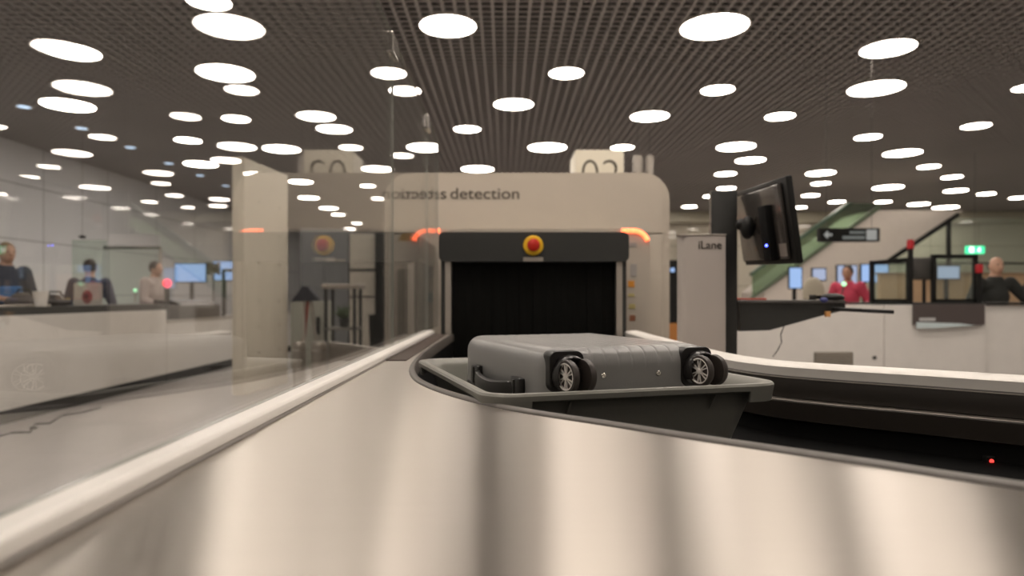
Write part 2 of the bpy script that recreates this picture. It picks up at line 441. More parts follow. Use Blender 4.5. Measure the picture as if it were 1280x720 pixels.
# light barrier with red lamp on the channel wall
sx, sy = PX(1238, 1.455), 1.455
sb = S().box((sx-.010, sy-.003, PZ(582, sy)), (sx+.010, sy+.012, PZ(570, sy)), .003).build('sensor', BLACK, conv)
S().lathe([(.0001, 0), (.0045, 0), (.0045, .002), (.0001, .003)], 12, M=Matrix.Translation((sx, sy-.003, PZ(576, sy))) @ Matrix.Rotation(pi/2, 4, 'X')).build('sensor_lamp', REDL, sb)

# ------------------------------------------------------------------ glass screen on the left capping
GX = -.3865
gs = thing('glass_screen', 'tall clear frameless glass screen standing along the white ledge', 'glass screen', (GX, 2.2, ZS+.0225))
GT = CZ+.90
for (a, b) in ((.25, 2.346), (2.350, 3.396), (3.400, 3.92)):
    if b > 3.5:
        pr = [(a, ZS+.0225), (a, GT)]+[(b-.16+.16*sin(radians(t)), GT-.22+.22*cos(radians(t))) for t in range(0, 91, 10)]+[(b, ZS+.0225)]
        pn = S().prism(pr, 'x', GX-.004, GX+.004).build('pane', [GLASSM, GEDGE], gs)
    else:
        pn = S().box((GX-.004, a, ZS+.0225), (GX+.004, b, GT)).build('pane', [GLASSM, GEDGE], gs)
    for f in pn.data.polygons:
        if abs(f.normal.x) < .5: f.material_index = 1
for y in (2.348, 3.398):
    S().box((GX-.013, y-.055, GT-.075), (GX+.013, y+.055, GT-.005), .004).build('clamp', CHROME, gs)

# ------------------------------------------------------------------ scanner
DM = 4.84; MX = .159
sc_ = thing('baggage_scanner', 'large beige luggage X-ray scanner with rounded shoulders and black curtained tunnel', 'baggage scanner', (MX, 5.4, 0))
hw = 1.016; ZT = CZ+.885; ZL = PZ(291, DM)
def shoulder(hw_, top, r, bot, n=8):
    pts = [(MX-hw_, bot)]
    for i in range(n+1):
        a = radians(180-90*i/n); pts.append((MX-hw_+r+r*cos(a), top-r+r*sin(a)))
    for i in range(n+1):
        a = radians(90-90*i/n); pts.append((MX+hw_-r+r*cos(a), top-r+r*sin(a)))
    pts.append((MX+hw_, bot)); return pts
S().prism(shoulder(hw, ZT, .19, .05), 'y', DM+.03, 7.0).build('body', BEIGE, sc_, smooth=30)
S().prism(shoulder(hw-.055, ZT-.06, .15, ZL), 'y', DM, DM+.035).build('front_fascia', BEIGE, sc_, smooth=30)
for sx_ in (-1, 1):
    x0, x1 = MX+sx_*.74, MX+sx_*(hw-.055)
    S().box((min(x0, x1), DM, .1), (max(x0, x1), DM+.035, ZL-.012), .004).build('side_door', BEIGE, sc_)
S().box((MX-.95, 4.9, .0), (MX+.95, 6.9, .05)).build('plinth', BLACK, sc_)
# entry housing with the glowing corner strips
DE = 4.2; he = .735; ZE = PZ(286, DE)
S().prism(shoulder(he, ZE, .10, .1), 'y', DE, DM+.02).build('entry_housing', BEIGE, sc_, smooth=30)
for sx_ in (-1, 1):
    pts = []
    cx, cz = MX+sx_*(he-.10), ZE-.10
    rr = .088
    pts.append((MX+sx_*(he-.10-.075), DE-.006, ZE-.012))
    pts.append((MX+sx_*(he-.10-.03), DE-.006, ZE-.012))
    for i in range(9):
        a = radians(90-72*i/8); pts.append((cx+sx_*rr*cos(a), DE-.006, cz+rr*sin(a)))
    S().tube(pts, .0135, 10).build('warning_light', ORL, sc_, smooth=True)
# stickers and fittings right of the hood
def plate(x0, y0, x1, y1, d, m, nm, th=.004, par=None):
    return S().box((PX(x0, d), d-th, PZ(y1, d)), (PX(x1, d), d+.001, PZ(y0, d)), .001, 1).build(nm, m, par or sc_)
STK = mat('sticker_orange', (.62, .26, .03), .5); STG = mat('sticker_grey', (.34, .32, .30), .5); STY = mat('sticker_olive', (.45, .38, .16), .5)
plate(787, 303, 796, 309, DE, STG, 'sticker'); plate(788, 330, 796, 346, DE, STG, 'sticker')
plate(785, 351, 793, 359, DE, STK, 'sticker'); plate(785, 367, 793, 371, DE, STY, 'sticker')
plate(786, 380, 794, 386, DE, STY, 'sticker'); plate(787, 394, 794, 401, DE, mat('sticker_brown', (.3, .12, .06), .5), 'sticker')
plate(497, 337, 514, 424, DE+.001, GREYP, 'grey_inset') if False else None
# left side: recessed grey strip, slim posts, warning sign, labels
S().box((PX(497, DM), DM-.008, PZ(428, DM)), (PX(515, DM), DM, PZ(336, DM)), .002, 1).build('inset_panel', GREYP, sc_)
S().box((PX(525, DE), DE-.02, PZ(432, DE)), (PX(530, DE), DE, PZ(328, DE)), .004).build('side_post', BEIGE, sc_)
plate(531, 333, 543, 348, DE, STG, 'sticker'); plate(533, 366, 541, 378, DE, mat('sticker_teal', (.16, .24, .25), .5), 'sticker')
S().prism([(PX(498, DM), PZ(301, DM)), (PX(516, DM), PZ(301, DM)), (PX(513, DM), PZ(291, DM)), (PX(503, DM), PZ(291, DM))], 'y', DM-.004, DM).build('warning_sticker', mat('sticker_amber', (.30, .17, .02), .5), sc_)
S().cyl((PX(512, DM), DM-.012, PZ(328, DM)), (PX(512, DM), DM, PZ(328, DM)), .012, n=16).build('key_switch', BLACK, sc_)
# hood
DH = 3.45; hh = .481
hz0, hz1 = PZ(327, DH), PZ(290, DH)
S().prism(rrect(MX-.012, (hz0+hz1)/2, hh, (hz1-hz0)/2, .028), 'y', DH, DE+.02).build('hood_fascia', DKGREY, sc_, smooth=30)
S().box((MX-.012-hh+.01, DH+.02, ZS-.25), (MX-.012-hh+.028, DE, hz0+.02)).build('hood_side', DKGREY, sc_)
S().box((MX-.012+hh-.028, DH+.02, ZS-.25), (MX-.012+hh-.01, DE, hz0+.02)).build('hood_side', DKGREY, sc_)
for s_ in (-1, 1):
    cx = MX-.012+s_*(hh-.046)
    S().box((cx-.016, DH+.012, ZS-.15), (cx+.016, DH+.05, hz0+.01), .004).build('hood_post', ALU, sc_)
S().box((MX-.45, DE-.3, ZB+.005), (MX+.42, DE-.25, hz0+.02)).build('tunnel_shadow_wall', BLACKM, sc_) if False else None
S().box((MX-.43, DH+.02, ZB-.06), (MX+.41, DE+.5, ZB-.005)).build('infeed_belt', BLACKM, sc_)
k = 12; wx = (2*(hh-.066))/k
for row, dy in ((0, .06), (1, .30)):
    for i in range(k):
        x0 = MX-.012-(hh-.066)+i*wx
        j = random.uniform(-.006, .006)
        pr = [(x0+.001, DH+dy+.0), (x0+wx*.5, DH+dy+.006+j*.4), (x0+wx*1.03, DH+dy+.003+j), (x0+wx*1.03, DH+dy+.007+j), (x0+wx*.5, DH+dy+.010+j*.4), (x0+.001, DH+dy+.004)]
        S().prism(pr, 'z', ZB+.02, hz0+.03).build('curtain_strip', RUBBER, sc_)
# emergency stop with its plate
bx, bz = PX(666.5, DH), PZ(307, DH)
RY = Matrix.Translation((bx, DH, bz)) @ Matrix.Rotation(pi/2, 4, 'X')
eb = S().lathe([(.0001, 0), (.049, 0), (.051, .006), (.047, .012), (.0001, .014)], 40, M=RY).build('emergency_stop', YEL, sc_, smooth=40)
S().lathe([(.0001, .012), (.018, .012), (.018, .028), (.029, .032), (.032, .040), (.028, .049), (.014, .054), (.0001, .055)], 32, M=RY).build('push_button', RED, eb, smooth=40)
S().box((PX(654, DH), DH-.003, PZ(327, DH)), (PX(679, DH), DH, PZ(321.5, DH)), .001, 1).build('name_plate', ALU, sc_)
# lettering
text_mesh('lettering', 'smiths', (558-499)/FPX*DM, TEXTM, sc_, (PX(499, DM), DM-.0015, PZ(248.5, DM)), height=.078, bold=.006)
text_mesh('lettering', 'detection', (649-563)/FPX*DM, TEXTM, sc_, (PX(563, DM), DM-.0015, PZ(248.5, DM)), height=.078, bold=.006)

# ------------------------------------------------------------------ tray with suitcase
TA = radians(17); tu = Vector((cos(TA), sin(TA))); tv = Vector((-sin(TA), cos(TA)))
TW, TL = .615, .725
FL = Vector((-.032, 1.160)); tc_ = FL+tu*TW/2+tv*TL/2
tray = thing('luggage_tray', 'grey plastic luggage tray holding the suitcase on the conveyor', 'tray', (tc_.x, tc_.y, ZB), TA)
ZR = (CZ-.168)-ZB
def rr3(hw_, hl_, r, z): return [(x, y, z) for x, y in rrect(0, 0, hw_, hl_, r, 8)]
a, b = TW/2, TL/2
rings = [rr3(a-.085, b-.085, .05, 0), rr3(a-.078, b-.078, .055, .004), rr3(a-.034, b-.034, .05, ZR-.026), rr3(a-.030, b-.030, .05, ZR-.018),
         rr3(a-.006, b-.006, .06, ZR-.018), rr3(a-.001, b-.001, .062, ZR-.014), rr3(a, b, .062, ZR-.005), rr3(a-.003, b-.003, .06, ZR-.001), rr3(a-.009, b-.009, .056, ZR),
         rr3(a-.018, b-.018, .05, ZR-.002), rr3(a-.026, b-.026, .047, ZR-.008), rr3(a-.034, b-.034, .045, ZR-.020), rr3(a-.080, b-.080, .045, .008)]
S().loft(rings).build('tub', TRAYM, tray, smooth=40, local=True)
for sx_ in (-1, 1):
    for sy_ in (-1, 1):
        m_ = S()
        A = [];
        def arc(r_off, z):
            pts = []
            r0 = .062
            cx, cy = sx_*(a-r0), sy_*(b-r0)
            R_ = r0-r_off
            pts.append((cx-sx_*.022, cy+sy_*R_, z))
            for i in range(9):
                t = radians(90-90*i/8); pts.append((cx+sx_*R_*cos(t), cy+sy_*R_*sin(t), z))
            pts.append((cx+sx_*R_, cy-sy_*.022, z))
            return pts
        o1, i1 = arc(0, ZR-.007), arc(.006, ZR-.007); o2, i2 = arc(.005, ZR-.036), arc(.011, ZR-.036)
        m_.loft([o1+i1[::-1], o2+i2[::-1]])
        m_.build('corner_grip', TRAYM, tray, smooth=40, local=True)
for yy in (-b,):
    for xx in (-.145, .155):
        S().prism([(yy+.031, ZR-.015), (yy+.010, ZR-.015), (yy+.036, ZR-.05)], 'x', xx-.002, xx+.002).build('rib', TRAYM, tray, local=True)

SA = radians(20.5); su = Vector((cos(SA), sin(SA))); sv = Vector((-sin(SA), cos(SA)))
CW, CL, CT = .388, .520, .240
NL = Vector((.076, 1.300)); cc = NL+su*CW/2+sv*CL/2
case = thing('suitcase', 'grey hard-shell cabin suitcase with four twin wheels lying in the tray', 'suitcase', (cc.x, cc.y, ZB+.012), SA)
ZC = CT/2
def samp(h, r, n_in, n_e=5):
    e = [-h+r*(1-cos(pi/2*i/n_e))*1.0 for i in range(n_e)]
    mid = [-h+r+(2*h-2*r)*i/n_in for i in range(n_in+1)]
    return e+mid+[-q for q in e[::-1]]
def case_surface(off=0.0, keep=None, groove=True, zlo=None):
    bm = bmesh.new(); H = (CW/2, CL/2, CT/2); r = .036
    def proj(p):
        q = Vector([max(-h+r, min(h-r, c_)) for c_, h in zip(p, H)])
        d = Vector(p)-q
        nrm = d.normalized() if d.length > 1e-9 else Vector((0, 0, 1))
        co = q+nrm*(r+off)
        if groove:
            # lengthwise channels pressed into both lids, running out over the rounded ends
            x = co.x; up = max(0, min(1, (abs(co.z)-(H[2]-.030))/.007))
            dd = 0
            if abs(x) < .122:
                ph = ((x+.122)/.0305) % 1.0; t = min(ph, 1-ph)
                dd = max(0, 1-t/.085)*.0026+.0004*(cos(2*pi*ph)*.5+.5)
            co = co-nrm*dd*up
        return co, nrm
    sx_, sy_, sz_ = samp(H[0], r, 170), samp(H[1], r, 24), samp(H[2], r, 18)
    def grid(A, B, f):
        V = [[bm.verts.new(proj(f(u, v))[0]) for v in B] for u in A]
        for i in range(len(A)-1):
            for j in range(len(B)-1):
                bm.faces.new((V[i][j], V[i+1][j], V[i+1][j+1], V[i][j+1]))
    for s_ in (-1, 1):
        grid(sx_, sy_, lambda u, v: (u, v, s_*H[2])); grid(sx_, sz_, lambda u, v: (u, s_*H[1], v)); grid(sy_, sz_, lambda u, v: (s_*H[0], u, v))
    bmesh.ops.remove_doubles(bm, verts=bm.verts, dist=1e-5)
    if keep:
        dl = [f for f in bm.faces if not keep(f.calc_center_median())]
        bmesh.ops.delete(bm, geom=dl, context='FACES')
    for v in bm.verts: v.co.z += ZC
    mb = S(); mb.bm.free(); mb.bm = bm
    return mb
case_surface().build('shell', CASEM, case, smooth=True, local=True)
# zip running round the middle
S().loft([rr3(CW/2+.001, CL/2+.001, .042, ZC-.008), rr3(CW/2+.003, CL/2+.003, .043, ZC-.004), rr3(CW/2+.003, CL/2+.003, .043, ZC+.004), rr3(CW/2+.001, CL/2+.001, .042, ZC+.008)]).build('zip', CASEB, case, smooth=True, local=True)
# wheel housings and wheels on the end facing us (and the twin pair below)
def housing_outline(u, w):     # rounded plate outline test, u across, w down from the top edge
    return True
def make_wheelset(sx_, top):
    zc = ZC+(CT/2-.044)*top
    xc = sx_*(CW/2-.040)
    hb = S()
    # housing: rounded block hugging the corner, hollowed by an arch
    cx0 = sx_*(CW/2-.045)
    out_ = rrect(cx0, zc, .037, .040, .016, 8)
    inn_ = rrect(cx0+.002, zc-.004, .029, .030, .014, 8)
    yf = -CL/2-.0035
    hb.loft([[(x, -CL/2+.03, z) for x, z in out_], [(x, yf+.003, z) for x, z in out_], [(cx0+(x-cx0)*.97, yf, zc+(z-zc)*.97) for x, z in out_],
             [(x, yf, z) for x, z in inn_], [(x, yf+.010, z) for x, z in inn_]])
    h = hb.build('wheel_housing', CASEB, case, smooth=35, local=True)
    # arch over the wheels
    ar = S(); R1, R2 = .041, .034
    seg = 14
    rings = []
    for i in range(seg+1):
        t = radians(205-230*i/seg)
        c0 = Vector((cx0+.005, 0, zc-.008))
        pts = []
        for (R_, y_) in ((R1, yf+.002), (R1-.001, yf-.014), (R1-.004, yf-.020), (R2, yf-.020), (R2, yf+.002)):
            pts.append((c0.x+R_*cos(t)*.92, y_, c0.z+R_*sin(t)))
        rings.append(pts)
    ar.loft(rings); ar.build('arch', CASEB, h, smooth=35, local=True)
    # fork block
    wc = Vector((cx0+.006, -CL/2-.032, zc-.006))
    fk = S().box((wc.x-.010, -CL/2-.036, wc.z-.014), (wc.x+.010, -CL/2-.002, wc.z+.016), .005)
    fk.cyl((wc.x, -CL/2-.012, wc.z), (wc.x, -CL/2+.006, wc.z), .018, n=24)
    fk.build('fork', CASEB, h, smooth=35, local=True)
    sw = radians(9)*1
    for side in (-1, 1):
        M_ = Matrix.Translation(wc) @ Matrix.Rotation(sw, 4, 'Z') @ Matrix.Translation((side*.0195, 0, 0)) @ Matrix.Rotation(side*pi/2, 4, 'Y') @ Matrix.Diagonal((1.16, 1.16, 1.1, 1))
        t_ = S().lathe([(.0225, -.006), (.0262, -.0055), (.0275, -.002), (.0275, .002), (.0262, .0055), (.0225, .006)], 40, M=M_, close=True)
        t_.lathe([(.0001, -.005), (.0225, -.005), (.0225, .0015), (.0001, .0015)], 40, M=M_)
        w = t_.build('wheel', TIRE, case, smooth=40, local=True)
        hb_ = S().lathe([(.0200, .001), (.0228, .001), (.0228, .0058), (.0212, .0064), (.0200, .0055)], 40, M=M_, close=True)
        hb_.lathe([(.0001, .001), (.0055, .001), (.0055, .0058), (.0030, .0066), (.0001, .0066)], 20, M=M_)
        for q in range(6):
            aa = 2*pi*q/6
            for dd in (-.17, .17):
                Ms = M_ @ Matrix.Rotation(aa+dd, 4, 'Z')
                hb_.box((.004, -.0009, .0025), (.0206, .0009, .0052), M=Ms)
        hb_.build('rim', SILVER, w, smooth=40, local=True)
for sx_ in (-1, 1):
    for top in (1, -1): make_wheelset(sx_, top)
# screws on the end face
for x in (-.068, .058):
    M_ = Matrix.Translation((x, -CL/2-.0002, ZC+CT/2-.055)) @ Matrix.Rotation(pi/2, 4, 'X')
    S().lathe([(.0001, 0), (.0055, 0), (.0055, .0012), (.0045, .0022), (.0022, .0024), (.0018, .0008), (.0001, .0008)], 20, M=M_).build('screw', CHROME, case, smooth=40, local=True)
# side handle on the left face
hx = -CW/2
zh = ZC+.030
hd = S()
path = []
for i in range(13):
    t = i/12; y = -.125+.25*t
    path.append(Vector((hx-.005-.020*sin(pi*t)**.6, y, zh-.004-.010*sin(pi*t))))
rings = []
for p in path: rings.append([(p.x+dx, p.y, p.z+dz) for dx, dz in ((-.006, -.017), (.004, -.020), (.006, 0), (.004, .020), (-.006, .017), (-.009, 0))])
hd.loft(rings); hdl = hd.build('carry_handle', CASEB, case, smooth=50, local=True)
for y in (-.135, .135):
    S().box((hx-.014, y-.026, zh-.024), (hx+.002, y+.026, zh+.024), .005).build('handle_mount', CASEB, hdl, smooth=40, local=True)
    S().cyl((hx-.013, y, zh-.019), (hx-.013, y, zh+.019), .004, n=12).build('handle_pin', CASEB, hdl, local=True)
# brand-free latch plate and feet on far end
S().box((-.08, CL/2, ZC+.03), (.08, CL/2+.006, ZC+.05), .003).build('top_handle', CASEB, case, local=True)

# ------------------------------------------------------------------ post with panel, monitor, shelf
DP = 3.0
post = thing('equipment_post', 'pale standing panel with dark column behind the conveyor rail', 'post', (PX(890, DP), DP+.1, 0))
x0, x1 = PX(850, DP), PX(907, DP)
pr = [(x1, DP), (x1, DP+.05), (x0, DP+.05)]+[(x0+.035-.035*cos(radians(t)), DP+.035-.035*sin(radians(t))) for t in range(0, 91, 15)]
S().prism(pr, 'z', .02, PZ(294, DP)).build('front_panel', mat('panel_putty', (.52, .47, .43), .4, var=.02), post, smooth=35)
S().box((x0-.004, DP-.004, PZ(294, DP)), (x1+.004, DP+.053, PZ(292.6, DP)), .002).build('panel_cap', ALU, post)
D2 = DP+.058
S().box((PX(889, D2), D2, 0), (PX(922, D2), D2+.035, PZ(238, D2)), .006).build('column', mat('column_dark', (.020, .020, .018), .5), post, smooth=40)
S().box((PX(889, D2)-.003, D2+.002, .4), (PX(889, D2), D2+.010, PZ(240, D2)), .001).build('column_edge', ALU, post)
S().box((PX(850, D2), DP-.02, 0), (PX(930, D2), D2+.13, .02)).build('foot_plate', ALU, post)
text_mesh('lettering', 'iLane', (902-873)/FPX*DP, TEXTM, post, (PX(873, DP), DP-.0012, PZ(311, DP)), bold=.008)

# monitor seen from behind, plane running away from us
mt = thing('monitor', 'black flat monitor seen from behind, tilted on an arm of the dark column', 'monitor', (1.10, 2.85, PZ(335, 2.85)))
TILT = radians(-8.5)
Mm = Matrix.Translation((1.088, 2.86, PZ(281, 2.86))) @ Matrix.Rotation(TILT, 4, 'Y') @ Matrix.Rotation(radians(2), 4, 'X')
S().box((-.004, -.275, -.168), (.022, .275, .168), .006, M=Mm).build('frame', BLACK, mt, smooth=40)
S().box((-.020, -.235, -.150), (-.003, .262, .150), .012, M=Mm).build('back_cover', mat('monitor_back', (.045, .039, .035), .24, coat=.5), mt, smooth=40)
S().box((.0215, -.262, -.155), (.0228, .262, .155), M=Mm).build('screen', mat('screen_off', (.02, .02, .022), .1), mt)
S().box((-.050, -.150, -.150), (-.018, -.075, .075), .006, M=Mm).build('rear_box', BLACKM, mt, smooth=40)
S().sph((-.052, -.125, -.085), .0055, 10, M=Mm).build('blue_indicator', BLUEL, mt)
S().box((-.021, -.235, -.135), (-.0195, -.17, -.085), M=Mm).build('rating_label', mat('label_grey', (.2, .17, .15), .5), mt)
S().tube([(PX(922, D2)+.006, D2+.02, PZ(283, D2)), (1.045, 2.93, PZ(284, 2.95))], .013, 14).sph((1.020, 2.94, PZ(281, 2.95)), .026, 20).sph((1.038, 2.92, PZ(284, 2.9)), (.030, .034, .050), 24).build('swivel_arm', BLACK, mt, smooth=True)

sh = thing('equipment_shelf', 'dark tapering equipment shelf fixed to the dark column right of the scanner', 'shelf', (PX(925, 3.1), 3.1, PZ(413, 3.1)))
DS = 3.06
pr = [(PX(923, DS)+.003, PZ(376, DS)), (PX(1052, DS), PZ(377, DS)), (PX(1057, DS), PZ(381, DS)), (PX(1056, DS), PZ(388, DS)), (PX(1030, DS), PZ(394, DS)), (PX(962, DS), PZ(413, DS)), (PX(926, DS), PZ(414, DS))]
S().prism(pr, 'y', DS, DS+.30).build('bracket_body', DKGREY, sh)
S().box((PX(923, DS)+.003, DS-.012, PZ(379, DS)), (PX(1056, DS), DS+.32, PZ(375, DS)), .004).build('tray_top', mat('shelf_top', (.10, .095, .09), .35), sh, smooth=40)
S().box((PX(1030, DS), DS-.02, PZ(396, DS)), (PX(1036, DS), DS-.002, PZ(389, DS)), .002).build('orange_tag', mat('tag_orange', (.7, .35, .12), .5), sh)
S().tube([P(1040, 386, DS-.02), P(1075, 388, DS-.05), P(1117, 390, DS-.08)], .0085, 10).build('support_rod', BLACK, sh, smooth=True)
S().tube([P(981, 405, DS), P(976, 418, DS), P(977, 428, DS), P(972, 438, DS), P(966, 446, DS)], .0022, 8).build('cable', BLACK, sh, smooth=True)
t = thing('hand_scanner', 'black handheld device with a blue patch lying on the dark shelf', 'scanner', P(1036, 375, DS+.06))
S().sph(P(1040, 372, DS+.03), (.055, .05, .020), 20).box(P(1012, 373.8, DS+.09), P(1040, 369.5, DS+.03), .004).build('body', BLACK, t, smooth=40)
S().sph(P(1030, 375, DS-.01), (.018, .014, .012), 14).build('blue_patch', mat('patch_blue', (.06, .07, .25), .4), t, smooth=True)
t = thing('document_folder', 'small red folder lying on the dark shelf beside the column', 'folder', P(940, 374, DS+.1))
S().box((PX(930, DS), DS+.05, PZ(375, DS)), (PX(964, DS), DS+.24, PZ(372.6, DS)), .002).build('cover', mat('folder_red', (.55, .09, .06), .5), t)

# ------------------------------------------------------------------ lit lane number hanging behind the scanner
DN = 6.4
sx0, sx1, sz1 = PX(719, DN), PX(780, DN), PZ(187, DN)
nb = thing('lane_number_sign', 'illuminated cream box reading 02 hanging behind the scanner', 'sign', ((sx0+sx1)/2, DN+.23, sz1-.44))
S().box((sx0, DN, sz1-.44), (sx1, DN+.5, sz1), .012).build('light_box', BOXL, nb, smooth=40)
text_mesh('digits', '02', (774-727)/FPX*DN, DIGIT, nb, (PX(727, DN), DN-.004, PZ(200, DN)-.27), height=.27, bold=-.02, extrude=.003)
S().cyl((sx0+.1, DN+.25, sz1), (sx0+.1, DN+.25, CEIL), .0025).build('hanging_rod', ROD, nb)
S().cyl((sx1-.1, DN+.25, sz1), (sx1-.1, DN+.25, CEIL), .0025).build('hanging_rod', ROD, nb)
for i, (px, w) in enumerate(((797, 12), (812, 9))):
    D = 9.0
    t = thing('pendant_tube', f'pale grey pendant tube hanging behind the scanner, {"left" if i == 0 else "right"} one of two', 'pendant', (PX(px, D), D, PZ(222, D)), 0, 'pendant tubes behind the scanner')
    r = w/2/FPX*D
    S().cyl((PX(px, D), D, PZ(222, D)), (PX(px, D), D, PZ(195, D)), r, n=24).build('shade', ALU, t, smooth=40)
    S().cyl((PX(px, D), D, PZ(195, D)), (PX(px, D), D, CEIL), .003).build('cord', ROD, t)

# ------------------------------------------------------------------ left side: partition, staff counter, screens
pt = thing('partition_panel', 'tall beige partition panel standing left of the scanner', 'partition', (-2.9, 8.1, 0))
def slab(mb, p, q, th, z0, z1, bev=.008):
    p, q = Vector(p), Vector(q); d = (q-p); ang = math.atan2(d.y, d.x)
    M_ = Matrix.Translation((p.x, p.y, 0)) @ Matrix.Rotation(ang, 4, 'Z')
    return mb.box((0, 0, z0), (d.length, th, z1), bev, M=M_)
pa, pb = (PX(305, 7.6), 7.6), (PX(360, 8.75), 8.75)
zt = PZ(196, 7.6)
slab(S(), pa, pb, .14, 0, zt).build('leaf', mat('partition_beige', (.74, .68, .56), .5, var=.03), pt, smooth=40)
m_ = S()
dirv = (Vector(pb)-Vector(pa)).normalized(); nv = Vector((dirv.y, -dirv.x))
for u in (.35, .9):
    for z in (.45, .75, 1.05, 1.5, 1.85, 2.2):
        q = Vector(pa)+dirv*u
        m_.cyl((q.x, q.y, z), (q.x+nv.x*.006, q.y+nv.y*.006, z), .011, n=12)
m_.build('bolt_caps', GREYP, pt)

XC = -4.31
ct = thing('staff_counter', 'tall white staff counter with dark worktop at the left edge', 'counter', (XC-.2, 6, 0))
zc1 = CZ-.165; zc2 = CZ-.337
S().box((XC-.06, 3.5, .118), (XC, 8.70, zc1), .006).build('front_panel', WHITE, ct)
S().box((XC-.05, 3.5, 0), (XC-.004, 8.7, .115)).build('plinth', BLACKM, ct)
S().box((XC-.42, 3.5, zc1), (XC-.02, 8.66, zc1+.075), .006).build('dark_worktop', DKGREY, ct)
S().box((XC-.42, 3.5, .0), (XC-.39, 8.7, zc1)).build('rear_panel', WHITE, ct)
lc = thing('low_counter', 'lower white counter run between staff counter and beige partition', 'counter', (XC-.2, 11, 0))
S().box((XC-.06, 8.71, .118), (XC, 14.5, zc2), .006).build('front_panel', WHITE, lc)
S().box((XC-.05, 8.71, 0), (XC-.004, 14.5, .115)).build('plinth', BLACKM, lc)
S().box((XC-.42, 8.72, zc2), (XC+.01, 14.5, zc2+.035), .005).build('worktop', ALU, lc)
S().box((XC-.42, 8.71, .0), (XC-.39, 14.5, zc2)).build('rear_panel', WHITE, lc)
t = thing('dark_console', 'low dark grey console box on the lower end of the white staff counter', 'console', (XC-.3, 9.6, zc2+.035))
S().box((XC-.38, 9.1, zc2+.035), (XC-.02, 10.4, zc2+.22), .01).build('body', mat('console_brown', (.035, .027, .023), .5), t, smooth=40)
S().prism([(XC-.40, zc2+.22), (XC-.02, zc2+.22), (XC-.1, zc2+.27), (XC-.40, zc2+.30)], 'y', 9.15, 10.3).build('sloping_lid', mat('console_lid', (.04, .032, .028), .4), t)

def monitor(px0, py0, px1, py1, d, m, label, zbase, post=True, name='display_screen'):
    x0, x1, z0, z1 = PX(px0, d), PX(px1, d), PZ(py1, d), PZ(py0, d)
    t = thing(name, label, 'screen', ((x0+x1)/2, d, zbase), 0, 'lit display screens')
    S().box((x0-.02, d, z0-.02), (x1+.02, d+.04, z1+.02), .006).build('frame', BLACK, t)
    S().box((x0, d-.003, z0), (x1, d+.001, z1)).build('screen', m, t)
    cx = (x0+x1)/2
    S().box((cx-.03, d+.04, zbase), (cx+.03, d+.07, (z0+z1)/2)).box((cx-.14, d-.06, zbase), (cx+.14, d+.14, zbase+.015)).build('stand', BLACK, t)
    return t
# a desk line behind the staff counter carries the two screens
t = thing('rear_desk', 'pale desk behind the staff counter carrying two lit blue screens', 'desk', (-5.9, 12.5, 0))
S().box((-6.9, 12.05, .72), (-4.95, 12.95, .76), .005).build('desk_top', WHITE, t)
for x in (-6.8, -5.05):
    S().box((x-.03, 12.1, 0), (x+.03, 12.9, .72)).build('leg', ALU, t)
monitor(219, 330, 257, 352, 12.3, SCRB, 'lit blue screen behind the staff counter, left of the two', .76)
monitor(267, 327, 291, 350, 12.5, SCRB, 'lit blue screen half hidden by the tall beige partition', .76)
t = thing('barrier_post', 'black bracket post on the lower counter beside the beige partition', 'post', P(281, 382, 10.7))
S().box((PX(280, 10.7)-.02, 10.66, zc2+.035), (PX(280, 10.7)+.02, 10.7, PZ(337, 10.7)), .004).box((PX(280, 10.7), 10.66, PZ(340, 10.7)), (PX(292, 10.7), 10.7, PZ(336, 10.7)), .004).build('bracket', BLACK, t)
t = thing('desk_camera', 'brown camera head on a stalk beside the half hidden blue screen', 'camera', P(267, 352, 12.2))
S().box(P(263, 342, 12.2), P(272, 329, 12.1), .02).sph(P(267, 334, 12.08), .05, 12).build('head', mat('camera_brown', (.12, .09, .07), .5), t, smooth=40)
S().cyl((PX(267, 12.15), 12.15, .76), P(267, 341, 12.15), .012).build('stalk', BLACK, t)

t = thing('signal_lamp', 'glowing red lamp on a dark stem at the end of the staff counter', 'lamp', P(209, 383, 8.9))
S().sph(P(209, 354, 8.9), (.055, .055, .06), 18).build('dome', REDL, t, smooth=True)
S().cyl((PX(209, 8.9), 8.9, zc2+.035), P(209, 361, 8.9), .022, .032, n=16).build('stem', DKGREY, t, smooth=40)
t = thing('indicator_lamp', 'tiny pale green lamp on the counter beside the pale shirted person', 'lamp', P(169, 378, 8.5))
S().sph(P(169, 363, 8.5), .024, 14).build('dome', GREENL, t, smooth=True)
S().cyl(P(169, 378, 8.5), P(169, 365, 8.5), .010).build('stem', ALU, t)

def FP(px, py):
    d = FPX*CZ/(py-VY); return (PX(px, d), d, .007)
t = thing('floor_cable', 'thin dark cable lying loose on the floor along the staff counter', 'cable', FP(60, 533))
S().tube([FP(-60, 566), FP(-10, 549), FP(14, 542), FP(38, 541), FP(44, 531), FP(62, 530), FP(78, 520), FP(104, 516), FP(126, 510)], .007, 8).sph(FP(42, 536), (.03, .03, .014), 10).build('cord', BLACK, t, smooth=True)
